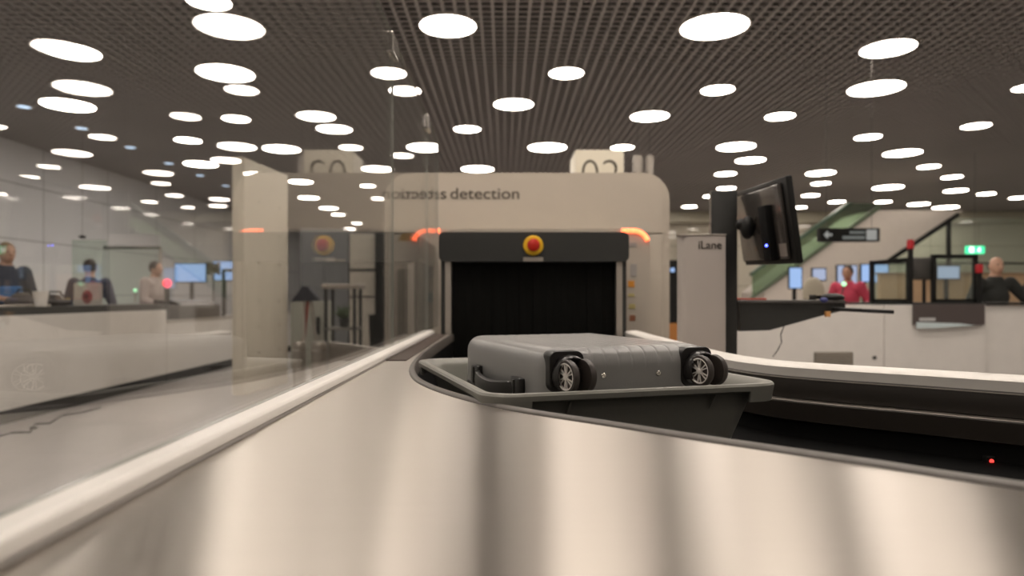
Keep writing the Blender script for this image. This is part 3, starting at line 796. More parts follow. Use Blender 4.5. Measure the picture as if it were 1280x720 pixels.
# glass booth behind the counter
bt = thing('glass_booth', 'pale green glass booth with a dark top rail behind the staff counter', 'glass booth', (-6.2, 10.3, 0))
S().box((PX(90, 10.2), 10.2, 0), (PX(133, 10.2), 10.215, PZ(300, 10.2))).build('pane', GLASSB, bt)
S().box((PX(134, 10.2), 10.2, 0), (PX(200, 10.2), 10.215, PZ(310, 10.2))).build('pane', GLASSB, bt)
S().box((PX(130, 10.2), 10.18, PZ(311, 10.2)), (PX(200, 10.2), 10.24, PZ(308, 10.2)), .004).build('top_rail', mat('rail_dark_green', (.06, .075, .06), .4), bt)
S().box((PX(199, 10.2), 10.19, 0), (PX(201, 10.2), 10.23, PZ(309, 10.2))).build('end_post', ALU, bt)
t = thing('wall_sensor', 'small dark sensor dome hanging in front of the glossy left wall', 'sensor', P(103, 300, 12))
S().sph(P(103, 296, 12), (.06, .06, .03), 16).build('dome', BLACK, t, smooth=True)
S().cyl(P(103, 296, 12), (P(103, 296, 12).x, 12, CEIL), .003).build('rod', ROD, t)
# things on the staff counter
ZW = zc1+.075
def on_counter(name, label, cat, px, d, build):
    t = thing(name, label, cat, (PX(px, d), d, ZW)); build(t, PX(px, d), d); return t
def b_bin(t, x, y):
    S().lathe([(.045, 0), (.065, .14), (.060, .14), (.042, .008)], 24, M=Matrix.Translation((x, y, ZW))).build('cup', WHITE, t, smooth=40)
def b_cup(t, x, y):
    S().lathe([(.022, 0), (.030, .075), (.027, .075), (.020, .006)], 20, M=Matrix.Translation((x, y, ZW))).build('cup', mat('cup_yellow', (.55, .42, .08), .5), t, smooth=40)
def b_bag(c_, w_, h_):
    def f(t, x, y):
        m_ = mat('bag_cloth', c_, .8, bump=.3)
        S().box((x-w_/2, y-.12, ZW), (x+w_/2, y+.12, ZW+h_*.6), .04, 4).sph((x-.02, y, ZW+h_*.55), (w_*.38, .09, h_*.42), 16).build('body', m_, t, smooth=True)
        S().tube([(x-.08, y, ZW+h_*.75), (x-.05, y, ZW+h_+.02), (x+.05, y, ZW+h_+.02), (x+.08, y, ZW+h_*.75)], .008, 8).build('strap', BLACK, t, smooth=True)
    return f
on_counter('paper_cup', 'white tub standing on the staff counter beside the far left person', 'tub', 51, 6.3, b_bin)
on_counter('paper_cup', 'small yellow cup on the staff counter left of the vest wearer', 'cup', 83, 7.15, b_cup)
on_counter('cloth_bag', 'grey slumped bag on the staff counter in front of the far left person', 'bag', 30, 6.5, b_bag((.10, .085, .08), .24, .14))
on_counter('cloth_bag', 'dark slumped bag on the staff counter between white tub and yellow cup', 'bag', 69, 6.8, b_bag((.045, .038, .036), .20, .12))
t = thing('flat_tray', 'shallow pale tray at the front edge of the staff counter', 'tray', (XC-.2, 6.2, ZW))
S().box((XC-.15, 5.35, ZW), (XC-.04, 6.55, ZW+.02), .006).build('tub', ALU, t)

# ------------------------------------------------------------------ people
def limb(mb, pts, rad):
    for i in range(len(pts)-1):
        mb.cyl(pts[i], pts[i+1], rad[i], rad[i+1], 14)
    for p, r in zip(pts, rad): mb.sph(p, r, 12)
def person(label, loc, yaw, Ht, shirt, hair, skin, pose, trousers=None, extra=None, bald=False, sleeves='long'):
    s_ = Ht/1.75
    t = thing('person', label, 'person', loc, yaw)
    t.scale = (s_, s_, s_)
    lean = pose.get('lean', 0)
    def TR(p):  # lean the upper body about the hips, facing -Y
        p = Vector(p)
        if p.z > .95:
            d = p-Vector((0, 0, .95)); d.rotate(Matrix.Rotation(lean, 3, 'X')); p = Vector((0, 0, .95))+d
        return p
    hip, chest, neck, head = TR((0, 0, .97)), TR((0, 0, 1.25)), TR((0, .0, 1.49)), TR((0, -.01, 1.635))
    shL, shR = TR((-.185, 0, 1.42)), TR((.185, 0, 1.42))
    (eL, wL), (eR, wR) = pose['L'], pose['R']
    eL, wL, eR, wR = [Vector(q) for q in (eL, wL, eR, wR)]
    bd = S()
    bd.sph(head, (.074, .094, .112), 24); bd.sph(head+Vector((0, -.03, -.055)), (.052, .06, .055), 18)
    bd.cyl(neck-Vector((0, 0, .04)), head-Vector((0, -.01, .05)), .058, .052, 16)
    bd.cyl(head+Vector((0, -.085, .012)), head+Vector((0, -.112, -.024)), .008, .015, 10)          # nose
    for s in (-1, 1):
        bd.sph(head+Vector((s*.076, .008, -.008)), (.010, .018, .030), 10)                         # ears
    limb(bd, [hip, chest, neck], [.135, .135, .07])
    bd.sph(TR((0, 0, 1.36)), (.16, .09, .08), 16)
    for (sh_, e_, w_) in ((shL, eL, wL), (shR, eR, wR)):
        limb(bd, [sh_, e_, w_], [.055, .040, .027])
        d = (w_-e_).normalized(); side = d.cross(Vector((0, 0, 1)))
        side = side.normalized() if side.length > .1 else Vector((1, 0, 0))
        up = side.cross(d)
        pc = w_+d*.05
        bd.cyl(w_, w_+d*.085, .026, .034, 12)
        for k_, (o, l) in enumerate(((-.028, .065), (-.010, .078), (.009, .074), (.027, .058))):
            p0 = w_+d*.088+side*o; p1 = p0+d*l*.55-up*.006; p2 = p1+d*l*.35-up*.022
            limb(bd, [p0, p1, p2], [.0095, .0088, .0075])
        p0 = w_+d*.03+side*.03; limb(bd, [p0, p0+d*.03+side*.022, p0+d*.058+side*.026-up*.008], [.012, .0105, .0085])
    for s in (-1, 1):
        limb(bd, [Vector((s*.09, 0, .93)), Vector((s*.10, -.01, .50)), Vector((s*.10, .01, .09))], [.088, .056, .04])
        limb(bd, [Vector((s*.10, .03, .05)), Vector((s*.105, -.15, .035))], [.045, .034])
    bo = bd.build('body', skin, t, smooth=True, local=True)
    r = bo.modifiers.new('Remesh', 'REMESH'); r.mode = 'VOXEL'; r.voxel_size = .009; r.use_smooth_shade = True
    sm = bo.modifiers.new('Smooth', 'SMOOTH'); sm.iterations = 2; sm.factor = .5
    ey = S()
    for s in (-1, 1): ey.sph(head+Vector((s*.030, -.083, .012)), (.012, .008, .007), 10)
    ey.build('eyes', BLACK, t, smooth=True, local=True)
    S().sph(head+Vector((0, -.088, -.062)), (.024, .006, .006), 10).build('mouth', mat('lips', (.35, .12, .1), .5), t, smooth=True, local=True)
    def cloth(mb, name, m, vox=.012):
        o = mb.build(name, m, t, smooth=True, local=True)
        r = o.modifiers.new('Remesh', 'REMESH'); r.mode = 'VOXEL'; r.voxel_size = vox; r.use_smooth_shade = True
        q = o.modifiers.new('Smooth', 'SMOOTH'); q.iterations = 5; q.factor = .5
        return o
    j = S()
    limb(j, [hip-Vector((0, 0, .06)), TR((0, 0, 1.1)), chest, TR((0, 0, 1.42))], [.165, .152, .165, .11])
    j.sph(TR((0, .01, 1.38)), (.205, .12, .10), 18)
    for (sh_, e_, w_) in ((shL, eL, wL), (shR, eR, wR)):
        if sleeves == 'long': limb(j, [sh_, e_, e_+(w_-e_)*.93], [.080, .060, .042])
        else: limb(j, [sh_, sh_+(e_-sh_)*.8], [.082, .066])
    j.cyl(TR((0, 0, 1.42)), TR((0, 0, 1.505)), .10, .068, 16)
    cloth(j, 'jacket' if sleeves == 'long' else 'shirt', shirt)
    tr = S()
    tr.sph((0, 0, .92), (.168, .125, .12), 16)
    for s in (-1, 1): limb(tr, [Vector((s*.09, 0, .92)), Vector((s*.10, -.01, .50)), Vector((s*.10, .01, .10))], [.105, .078, .066])
    cloth(tr, 'trousers', trousers or DKGREY)
    so = S()
    for s in (-1, 1): so.box((s*.105-.048, -.20, 0), (s*.105+.048, .085, .085), .03, 3)
    so.build('shoes', BLACK, t, smooth=True, local=True)
    if not bald:
        h = S(); h.sph(head+Vector((0, .018, .022)), (.084, .096, .108), 22)
        ob = h.build('hair', hair, t, smooth=True, local=True)
        me = ob.data; bm = bmesh.new(); bm.from_mesh(me)
        dl = [f for f in bm.faces if (f.calc_center_median()-head).y < -.045 and (f.calc_center_median()-head).z < .055 or (f.calc_center_median()-head).z < -.05]
        bmesh.ops.delete(bm, geom=dl, context='FACES'); bm.to_mesh(me); bm.free()
        so_ = ob.modifiers.new('Solidify', 'SOLIDIFY'); so_.thickness = .01
    else:
        h = S()
        for s in (-1, 1): h.sph(head+Vector((s*.062, .035, .0)), (.018, .05, .045), 14)
        h.sph(head+Vector((0, .080, -.005)), (.06, .02, .045), 14)
        h.build('hair', hair, t, smooth=True, local=True)
    if extra: extra(t, TR)
    return t
def C3(name, c): return mat(name, c, .85, bump=.2)
def vest(t, TR):
    b = S(); 
    pr = rrect(0, 1.22, .165, .20, .03)
    b.prism(pr, 'y', .150, .185); b.build('back_panel', C3('vest_cream', (.55, .52, .47)), t, local=True)
    q = S(); q.lathe([(.0001, 0), (.062, 0), (.062, .004), (.0001, .004)], 24, M=Matrix.Translation((.01, .185, 1.23)) @ Matrix.Rotation(-pi/2, 4, 'X') @ Matrix.Diagonal((1, 1.5, 1, 1)))
    bb = q.build('badge', C3('badge_maroon', (.28, .10, .09)), t, local=True)
    S().lathe([(.0001, 0), (.028, 0), (.028, .004), (.0001, .004)], 20, M=Matrix.Translation((.02, .188, 1.235)) @ Matrix.Rotation(-pi/2, 4, 'X') @ Matrix.Diagonal((1, 1.6, 1, 1))).build('badge_centre', C3('badge_dark', (.05, .04, .03)), bb, local=True)
ARMS = dict(L=((-.27, -.06, 1.14), (-.20, -.26, 1.04)), R=((.27, -.06, 1.14), (.20, -.26, 1.04)), lean=radians(4))
def standloc(px, py_top, d, Ht): return (PX(px, d), d, 0)
def Hof(py_top, d): return PZ(py_top, d)/1.0
# far left: fair haired, navy top with blue gloves area, facing right and leaning on the counter
def badge(t, TR):
    S().box((-.13, -.235, 1.08), (.11, -.17, 1.26), .03, 3).build('blue_folder', C3('folder_blue', (.05, .16, .38)), t, local=True)
person('fair-haired person in a dark blue top holding something blue at the far left edge', (PX(3, 7.3), 7.3, 0), radians(60), PZ(303, 7.3)*1.0, C3('top_navy', (.035, .045, .075)), HAIRB, SKIN,
       dict(L=((-.26, -.10, 1.16), (-.12, -.33, 1.12)), R=((.26, -.10, 1.14), (.10, -.34, 1.06)), lean=radians(8)), extra=badge, sleeves='short')
person('dark-haired person seen from behind in a cream backed vest at the staff counter', (PX(112, 8.4), 8.4, 0), radians(206), PZ(324, 8.4), C3('shirt_blue', (.045, .055, .10)), HAIRD, SKIN, ARMS, extra=vest)
person('person in a pale pink shirt with head bowed behind the staff counter', (PX(186, 9.9), 9.9, 0), radians(80), PZ(326, 9.9), C3('shirt_pale', (.50, .43, .40)), HAIRD, SKIN,
       dict(L=((-.25, -.10, 1.14), (-.16, -.32, 1.06)), R=((.25, -.10, 1.14), (.16, -.32, 1.06)), lean=radians(10)))
person('dark-haired person in a bright pink jacket behind the right counter', (PX(1061, 9.6), 9.6, 0), radians(-40), PZ(332, 9.6), C3('jacket_pink', (.55, .06, .11)), HAIRD, SKIND,
       dict(L=((-.28, -.02, 1.16), (-.24, -.24, 1.08)), R=((.30, .0, 1.16), (.26, -.22, 1.06)), lean=radians(6)))
person('bald person in a dark suit leaning with one arm out behind the right counter', (PX(1241, 7.7), 7.7, 0), radians(-5), PZ(321, 7.7), C3('suit_dark', (.022, .024, .022)), HAIRD, SKIN,
       dict(L=((-.34, -.10, 1.16), (-.46, -.20, .98)), R=((.36, -.10, 1.18), (.50, -.18, .98)), lean=radians(5)), bald=True)
person('dark-haired person in black cut off by the right edge of the picture', (PX(1292, 8.0), 8.0, 0), radians(30), PZ(328, 8.0), C3('coat_black', (.015, .015, .017)), HAIRD, SKIN, ARMS)

# ------------------------------------------------------------------ right side background
DC = 6.0; zct = PZ(381, DC)
rc = thing('reception_counter', 'long white panelled counter across the right background', 'counter', (4, DC, 0))
xs = [1.95, PX(1105, DC), PX(1233, DC), 6.6]
for i in range(3):
    y = DC if i < 2 else DC+.03
    S().box((xs[i]+.003, y, .05), (xs[i+1]-.003, y+.05, zct-(0 if i < 2 else .005)), .005).build('front_panel', WHITE, rc)
S().box((1.95, DC+.04, .0), (6.6, DC+.5, zct-.03)).build('carcass', BEIGE, rc)
S().box((PX(1090, DC), DC+.0, zct), (6.6, DC+.5, zct+.02), .004).build('dark_top', BLACK, rc)
vg = S().box((PX(1017, DC), DC-.006, PZ(456, DC)), (PX(1066, DC), DC, PZ(440, DC)), .002)
vg = vg.build('vent', GREYP, rc)
v2 = S()
for i in range(5):
    z = PZ(454.5-i*3, DC); v2.box((PX(1019, DC), DC-.012, z-.006), (PX(1064, DC), DC-.005, z+.003))
v2.build('louvres', ALU, vg)
S().cyl((PX(1093, DC), DC-.01, PZ(447, DC)), (PX(1093, DC), DC, PZ(447, DC)), .016, n=16).build('lock', DKGREY, rc)
dp = thing('dark_front_panel', 'dark brown display panel hung on the front of the white right counter', 'panel', (PX(1184, DC), DC-.03, PZ(406, DC)))
S().box((PX(1140, DC), DC-.035, PZ(406, DC)), (PX(1228, DC), DC-.002, PZ(380, DC)), .004).build('board', mat('board_brown', (.085, .068, .065), .4), dp)
S().box((PX(1146, DC), DC-.038, PZ(401, DC)), (PX(1166, DC), DC-.034, PZ(397, DC))).build('grey_label', mat('label_light', (.5, .5, .5), .5), dp)
S().prism([(PX(1142, DC), PZ(410, DC)), (PX(1142, DC), PZ(402.5, DC)), (PX(1196, DC), PZ(404, DC)), (PX(1215, DC), PZ(406.5, DC)), (PX(1160, DC), PZ(410, DC))], 'y', DC-.046, DC-.0385).build('lower_strip', mat('strip_blue', (.62, .72, .74), .4), dp)

def case_mod(x0, x1, yl, yr, label):
    D = DC+.2
    t = thing('glass_guard', label, 'glass guard', (PX((x0+x1)/2, D), D, zct+.02), 0, 'black framed glass guards on the right counter')
    S().box((PX(x0, D)-.018, D, zct+.02), (PX(x0, D)+.018, D+.03, PZ(yl, D))).build('post', BLACK, t)
    S().box((PX(x1, D)-.018, D, zct+.02), (PX(x1, D)+.018, D+.03, PZ(yr, D))).build('post', BLACK, t)
    a_, b_ = PX(x0, D), PX(x1, D)
    S().prism([(a_, PZ(yl, D)), (b_, PZ(yr, D)), (b_, PZ(yr, D)-.035), (a_, PZ(yl, D)-.035)], 'y', D, D+.03).build('top_bar', BLACK, t)
    S().box((a_, D, zct+.02), (b_, D+.03, zct+.05)).build('bottom_bar', BLACK, t)
    S().prism([(a_+.018, zct+.05), (b_-.018, zct+.05), (b_-.018, PZ(yr, D)-.035), (a_+.018, PZ(yl, D)-.035)], 'y', D+.012, D+.018).build('pane', GLASSB, t)
case_mod(1091, 1137, 326, 322, 'black framed glass guard on the right counter, nearest the pink jacket')
case_mod(1168, 1220, 318, 318, 'black framed glass guard on the right counter, nearest the dark suit')
def beacon(px, top, bot, d, label):
    t = thing('beacon_post', label, 'beacon', (PX(px, d), d, zct+.02))
    S().cyl((PX(px, d), d, zct+.02), P(px, bot, d), .022, n=16).build('post', BLACK, t, smooth=40)
    S().lathe([(.0001, 0), (.028, 0), (.030, (bot-top)/FPX*d*.7), (.026, (bot-top)/FPX*d*.95), (.0001, (bot-top)/FPX*d)], 20, M=Matrix.Translation(P(px, bot, d))).build('beacon_dome', REDD, t, smooth=40)
REDD = emit('beacon_red', (.8, .01, .02), .10, (.22, .008, .012))
beacon(1138, 299, 311, DC+.13, 'tall black post with a dark red beacon on the right counter')
beacon(1224, 330, 341, DC+.13, 'short black post with a red beacon beside the dark suit')
t = thing('counter_terminal', 'dark rounded terminal standing between the two glass guards', 'terminal', (PX(1155, DC+.3), DC+.3, zct+.02))
S().box(P(1142, 350, DC+.28), P(1166, 322, DC+.32), .02, 3).build('display_head', mat('terminal_grey', (.07, .065, .06), .5), t, smooth=40)
S().cyl((PX(1155, DC+.3), DC+.3, zct+.02), P(1155, 348, DC+.3), .015).build('stem', BLACK, t)
t = thing('indicator_lamp', 'small green lamp on a stem in front of the pink jacket', 'lamp', (PX(1055, DC+.2), DC+.2, zct+.02))
S().sph(P(1055, 355, DC+.2), .022, 14).build('dome', GREENL, t, smooth=True)
S().tube([(PX(1050, DC+.2), DC+.2, zct+.02), P(1055, 356, DC+.2)], .006, 8).build('stem', DKGREY, t)

# screens and wooden partition behind
wp = thing('wooden_partition', 'low pale wooden partition behind the glass guards', 'partition', (PX(1190, 11), 11, 0))
S().box((PX(1100, 11), 11, 0), (PX(1300, 11), 11.1, PZ(343, 11)), .01).build('board', WOOD, wp)
S().box((PX(1100, 11)-.02, 10.98, PZ(343, 11)), (PX(1300, 11), 11.12, PZ(343, 11)+.03), .006).build('top_edge', mat('wood_dark', (.25, .17, .1), .5), wp)
rd = thing('rear_counter', 'pale counter in the far right background carrying a row of lit screens', 'counter', (PX(1050, 12), 12, 0))
S().box((PX(960, 12.0), 12.0, .0), (PX(1215, 12.0), 12.5, .98), .01).build('body', WHITE, rd)
for (x0, y0, x1, y1, m_, lb) in ((987, 335, 1002, 360, SCRB, 'lit bluish screen just right of the tilted monitor'), (1016, 336, 1032, 350, SCRB2, 'lit lilac screen left of the pink jacket'),
        (1047, 332, 1071, 354, SCRB2, 'lit pale screen behind the head above the pink jacket'), (1077, 331, 1087, 352, SCRB, 'narrow lit blue screen right of the pink jacket'),
        (1093, 331, 1110, 353, SCRB, 'lit blue screen seen inside the left glass guard'), (1172, 333, 1199, 348, SCRB2, 'lit blue screen seen inside the right glass guard')):
    monitor(x0, y0, x1, y1, 11.9 if x0 < 1150 else 10.8, m_, lb, .98 if x0 < 1150 else PZ(400, 10.8))
t = thing('pedestal', 'slim pale pedestal under the screen inside the right glass guard', 'pedestal', (PX(1186, 10.8), 10.8, 0))
S().box((PX(1174, 10.8), 10.65, 0), (PX(1198, 10.8), 10.97, PZ(400, 10.8)), .01).build('column', WHITE, t)
t = thing('lounge_chair', 'beige round backed chair between the two leftmost distant screens', 'chair', (PX(1017, 9.5), 9.5, 0))
S().sph(P(1017, 366, 9.5), (.16, .06, .22), 20).build('backrest', mat('chair_beige', (.42, .38, .30), .8), t, smooth=True)
S().box((PX(1017, 9.5)-.2, 9.1, .55), (PX(1017, 9.5)+.2, 9.5, .63), .03, 3).build('seat', mat('chair_seat', (.42, .38, .30), .8), t, smooth=40)
S().cyl((PX(1017, 9.5), 9.3, .03), (PX(1017, 9.5), 9.3, .55), .03).cyl((PX(1017, 9.5), 9.3, 0), (PX(1017, 9.5), 9.3, .03), .2, n=24).cyl((PX(1017, 9.5), 9.45, .6), P(1017, 370, 9.5), .02).build('pedestal', ALU, t, smooth=40)

# escalator in the background
DEs = 17.0
es = thing('escalator', 'escalator with green glass balustrade rising right behind the direction sign', 'escalator', (PX(1060, DEs), DEs, 0))
def E(px, py): return (PX(px, DEs), PZ(py, DEs))
lo = [E(955, 420), E(955, 365), E(1000, 330), E(1092, 263), E(1205, 263), E(1192, 271), E(1084, 342), E(1060, 420)]
S().prism(lo, 'y', DEs, DEs+1.6).build('cladding', mat('escalator_cladding', (.62, .56, .50), .5), es)
S().prism([E(1196, 266), E(1199, 270), E(1086, 345), E(1083, 341)], 'y', DEs-.05, DEs+1.6).build('lower_edge', BLACK, es)
S().prism([E(940, 372), E(940, 340), E(1000, 296), E(1060, 254), E(1100, 254), E(1000, 328)], 'y', DEs-.02, DEs+.01).build('balustrade', GLASSG, es)
S().prism([E(938, 371), E(1000, 326), E(1098, 257), E(1100, 260), E(1000, 331), E(938, 375)], 'y', DEs-.08, DEs+.04).build('skirting', mat('skirting_green', (.10, .13, .085), .4), es)
S().prism([E(938, 341), E(1000, 295), E(1058, 254), E(1064, 254), E(1000, 299), E(938, 345)], 'y', DEs-.10, DEs+.06).build('handrail', mat('handrail_green', (.05, .09, .06), .4), es)
# direction sign
DG = 9.0
sg = thing('direction_sign', 'black hanging direction sign with white arrow and pictogram', 'sign', (PX(1062, DG), DG, PZ(302, DG)))
S().box((PX(1025, DG), DG, PZ(302, DG)), (PX(1100, DG), DG+.10, PZ(285, DG)), .006).build('board', BLACK, sg)
ax, az = PX(1035, DG), PZ(293.5, DG)
S().prism([(ax-.055, az), (ax-.01, az+.05), (ax+.008, az+.035), (ax-.010, az+.014), (ax+.055, az+.014), (ax+.055, az-.014), (ax-.010, az-.014), (ax+.008, az-.035), (ax-.01, az-.05)], 'y', DG-.004, DG).build('arrow', SIGNW, sg)
S().box((PX(1062, DG), DG-.003, PZ(292, DG)), (PX(1081, DG), DG, PZ(289, DG))).box((PX(1053, DG), DG-.003, PZ(299, DG)), (PX(1081, DG), DG, PZ(295, DG))).build('text_lines', emit('sign_text_dim', (.6, .7, .7), .06, (.16, .18, .18)), sg)
S().box((PX(1083, DG), DG-.003, PZ(300, DG)), (PX(1096, DG), DG, PZ(287, DG)), .002).build('pictogram_field', SIGNW, sg)
for px in (1035, 1092): S().cyl((PX(px, DG), DG+.05, PZ(285, DG)), (PX(px, DG), DG+.05, CEIL), .003).build('hanging_rod', ROD, sg)
# exit sign
DX = 15.0
xg = thing('exit_sign', 'small green lit emergency exit pictogram sign above the dark suit', 'sign', (PX(1220, DX), DX, PZ(318, DX)))
S().box((PX(1209, DX), DX, PZ(317, DX)), (PX(1231, DX), DX+.08, PZ(307.5, DX)), .006).build('light_box', EXITG, xg)
ax, az = PX(1214.5, DX), PZ(312, DX)
S().box((ax-.05, DX-.004, az-.06), (ax+.05, DX, az+.06)).build('door_pictogram', EXITW, xg)
ax = PX(1224, DX)
S().sph((ax+.01, DX-.004, az+.045), (.015, .004, .015), 10).tube([(ax, DX-.004, az+.028), (ax-.01, DX-.004, az-.01), (ax+.02, DX-.004, az-.03), (ax+.01, DX-.004, az-.06)], .010, 6).tube([(ax-.01, DX-.004, az-.01), (ax-.045, DX-.004, az-.045)], .010, 6).tube([(ax-.04, DX-.004, az+.01), (ax+.0, DX-.004, az+.022), (ax+.035, DX-.004, az+.0)], .008, 6).build('running_figure', EXITW, xg)
S().cyl((PX(1220, DX), DX+.04, PZ(308, DX)), (PX(1220, DX), DX+.04, CEIL), .004).build('hanging_rod', ROD, xg)
# glazed wall frame behind
gw = thing('glazed_wall', 'dark mullioned glazed wall in the far right background', 'glazed wall', (PX(1187, 21), 21, 0))
for px in (1187, 1330):
    S().box((PX(px, 21)-.05, 21, 0), (PX(px, 21)+.05, 21.1, PZ(272, 21))).build('mullion', BLACK, gw)
S().box((PX(1110, 21), 21, PZ(330, 21)), (PX(1400, 21), 21.1, PZ(328, 21))).build('transom', BLACK, gw)
S().box((PX(1110, 21), 21.04, 0), (PX(1400, 21), 21.06, PZ(272, 21))).build('pane', GLASSB, gw)

# things seen left of the scanner through the glass
D = 14.0
t = thing('grey_cabinet', 'blue-grey tall cabinet in the distance left of the scanner', 'cabinet', (PX(405, D), D+.3, 0))
S().box((PX(375, D), D, .0), (PX(436, D), D+.6, PZ(286, D)), .02).build('body', mat('cabinet_bluegrey', (.17, .175, .18), .4), t)
S().box((PX(376, D), D-.02, .1), (PX(404.5, D), D, PZ(290, D)), .006).build('door', mat('cabinet_door', (.19, .195, .2), .4), t)
S().box((PX(405.5, D), D-.02, .1), (PX(435, D), D, PZ(290, D)), .006).build('door', mat('cabinet_door', (.19, .195, .2), .4), t)
S().box((PX(408, D), D-.04, PZ(327, D)), (PX(432, D), D-.02, PZ(324, D))).build('handle', ALU, t)
t = thing('beige_cabinet', 'beige cabinet with a horizontal seam just left of the scanner', 'cabinet', (PX(452, D), D+.3, 0))
S().box((PX(437, D), D, 0), (PX(469, D), D+.6, PZ(292, D)), .02).build('body', BEIGE2, t)
S().box((PX(437, D), D-.01, PZ(339, D)), (PX(469, D), D, PZ(336, D))).box((PX(437, D), D-.01, PZ(372, D)), (PX(469, D), D, PZ(370, D))).build('seam', DKGREY, t)
t = thing('dark_doorway_frame', 'dark vertical frame standing against the scanner left side', 'frame', (PX(474, D), D, 0))
S().box((PX(470, D), D-.1, 0), (PX(481, D), D+.5, PZ(292, D)), .01).build('upright', BLACKM, t)
D = 9.0
t = thing('side_table', 'small high table with pale rounded top left of the scanner', 'table', (PX(430, D), D, 0))
S().box((PX(407, D), D-.22, PZ(361, D)), (PX(453, D), D+.22, PZ(355, D)), .02, 3).build('table_top', mat('table_pale', (.45, .40, .35), .45), t, smooth=40)
for px in (412, 447):
    for dy in (-.18, .18):
        S().box((PX(px, D)-.02, D+dy-.02, 0), (PX(px, D)+.02, D+dy+.02, PZ(361, D))).build('leg', DKGREY, t)
S().box((PX(409, D), D-.2, PZ(412, D)), (PX(450, D), D+.2, PZ(409, D))).build('shelf', mat('shelf_grey', (.2, .19, .17), .5), t)
t = thing('potted_plant', 'small dull green plant standing on the shelf of the high table', 'plant', (PX(430, D), D, PZ(409, D)))
S().lathe([(.05, 0), (.07, .12), (.06, .12), (.045, .01)], 20, M=Matrix.Translation((PX(430, D), D, PZ(409, D)))).build('pot', DKGREY, t, smooth=40)
m_ = S(); random.seed(3)
for i in range(26):
    a_ = random.uniform(0, 2*pi); e_ = random.uniform(.3, 1.3); l_ = random.uniform(.12, .24)
    b0 = Vector((PX(430, D), D, PZ(409, D)+.11)); d_ = Vector((cos(a_)*cos(e_), sin(a_)*cos(e_), sin(e_)))
    m_.cyl(b0, b0+d_*l_*.5, .004, .016, 6).cyl(b0+d_*l_*.5, b0+d_*l_, .016, .002, 6)
m_.build('foliage', mat('leaf_dull', (.10, .15, .07), .6), t)
t = thing('storage_bin', 'black open bin on the floor right of the high table', 'bin', (PX(463, D), D, 0))
S().loft([[(PX(466, D)+x, D+.6+y, z) for x, y in rrect(0, 0, w_, .15, .03)] for w_, z in ((.12, 0), (.15, PZ(395, D)), (.14, PZ(395, D)), (.11, .03))]).build('tub', BLACK, t, smooth=40)
t = thing('folded_stand', 'black hooded stand with a slanting red leg left of the scanner', 'stand', (PX(383, D), D, 0))
S().prism([(PX(366, D), PZ(377, D)), (PX(372, D), PZ(370, D)), (PX(380, D), PZ(358, D)), (PX(386, D), PZ(358, D)), (PX(398, D), PZ(372, D)), (PX(402, D), PZ(376, D))], 'y', D-.1, D+.1).build('hood', mat('hood_navy', (.012, .014, .03), .6), t)
S().cyl(P(385, 376, D), (PX(374, D), D, 0), .022, n=12).build('red_leg', mat('leg_red', (.30, .05, .03), .5), t)
S().cyl(P(389, 376, D), (PX(398, D), D+.15, 0), .018, n=12).cyl(P(380, 376, D), (PX(384, D), D-.15, 0), .018, n=12).build('leg', ALU, t)
t = thing('pale_cabinet', 'low pale green cabinet behind the red legged stand', 'cabinet', (PX(388, 10.5), 10.7, 0))
S().box((PX(363, 10.5), 10.5, 0), (PX(407, 10.5), 10.9, PZ(376, 10.5)), .01).build('body', mat('cabinet_sage', (.40, .40, .34), .5), t)
S().box((PX(396, 10.5), 10.47, PZ(418, 10.5)), (PX(400, 10.5), 10.5, PZ(396, 10.5))).build('handle', BLACK, t)
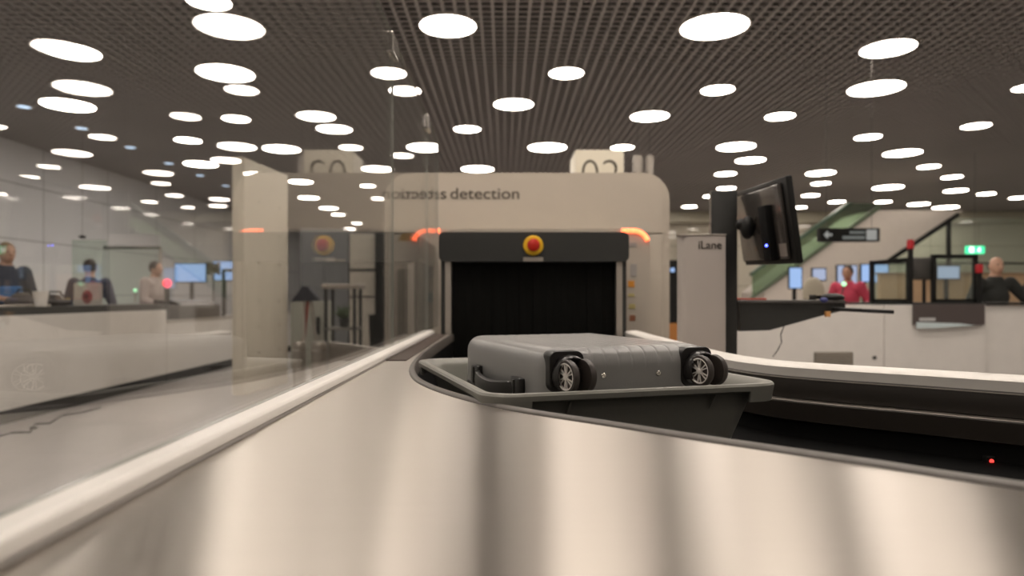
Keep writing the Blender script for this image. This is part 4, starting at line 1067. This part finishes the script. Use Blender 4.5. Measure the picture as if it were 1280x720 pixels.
for i, (px, w_) in enumerate(((374, 16), (399, 19))):
    D = 6.6
    r = w_/2/FPX*D
    t = thing('waste_bin', f'brushed steel waste bin with rounded top, {"left" if i == 0 else "right"} one beyond the glass', 'bin', (PX(px, D), D, 0), 0, 'steel bins left of the scanner')
    zt = PZ(427, D)
    S().lathe([(.0001, 0), (r, 0), (r, zt-.05), (r*.96, zt-.015), (r*.8, zt), (.0001, zt+.003)], 32, M=Matrix.Translation((PX(px, D), D, 0))).build('drum', STEELB, t, smooth=35)
    S().lathe([(r*1.01, zt-.09), (r*1.02, zt-.085), (r*1.02, zt-.075), (r*1.01, zt-.07)], 32, M=Matrix.Translation((PX(px, D), D, 0)), close=True).build('band', CHROME, t)
# low stainless side run continuing beyond the bins
t = thing('low_barrier', 'low grey metal barrier running from the steel bins to the scanner', 'barrier', (-1.2, 6.4, 0))
slab(S(), (PX(410, 6.6), 6.6), (PX(480, 5.6), 5.6), .05, 0, PZ(430, 6.6)).build('panel', STEELB, t)
slab(S(), (PX(410, 6.6), 6.6), (PX(480, 5.6), 5.6), .07, PZ(430, 6.6), PZ(427, 6.6)).build('top_rail', ALU, t)
# neighbours between scanner and post
D = 12.0
t = thing('orange_box', 'dark rack with an orange base between scanner and post', 'rack', (PX(844, D), D, 0))
S().box((PX(838, D), D, PZ(404, D)), (PX(852, D), D+.4, PZ(325, D)), .01).build('upper_body', BLACK, t)
S().box((PX(836, D), D, 0), (PX(854, D), D+.4, PZ(404, D)), .01).build('orange_base', mat('base_orange', (.42, .17, .04), .5), t)
S().box((PX(838, D), D-.01, PZ(340, D)), (PX(843, D), D, PZ(335, D))).build('blue_indicator', SCRB, t)

# ------------------------------------------------------------------ world, camera, colour
w = bpy.data.worlds.new('World'); sc.world = w; w.use_nodes = True
w.node_tree.nodes['Background'].inputs[0].default_value = (.5, .45, .4, 1); w.node_tree.nodes['Background'].inputs[1].default_value = .02
cd = bpy.data.cameras.new('Camera'); cam = bpy.data.objects.new('Camera', cd); COL.objects.link(cam)
cam.location = (0, 0, CZ); cam.rotation_euler = (pi/2, 0, 0)
cd.sensor_width = 36; cd.lens = 36*FPX/1280
cd.shift_x = 9/1280; cd.shift_y = 11/1280
cd.clip_start = .02; cd.clip_end = 200
cd.dof.use_dof = True; cd.dof.focus_distance = 1.38; cd.dof.aperture_fstop = 2.8
sc.camera = cam
sc.view_settings.view_transform = 'Standard'; sc.view_settings.look = 'None'
sc.view_settings.gamma = 1; sc.view_settings.use_curve_mapping = False
sc.view_settings.exposure = 0.75
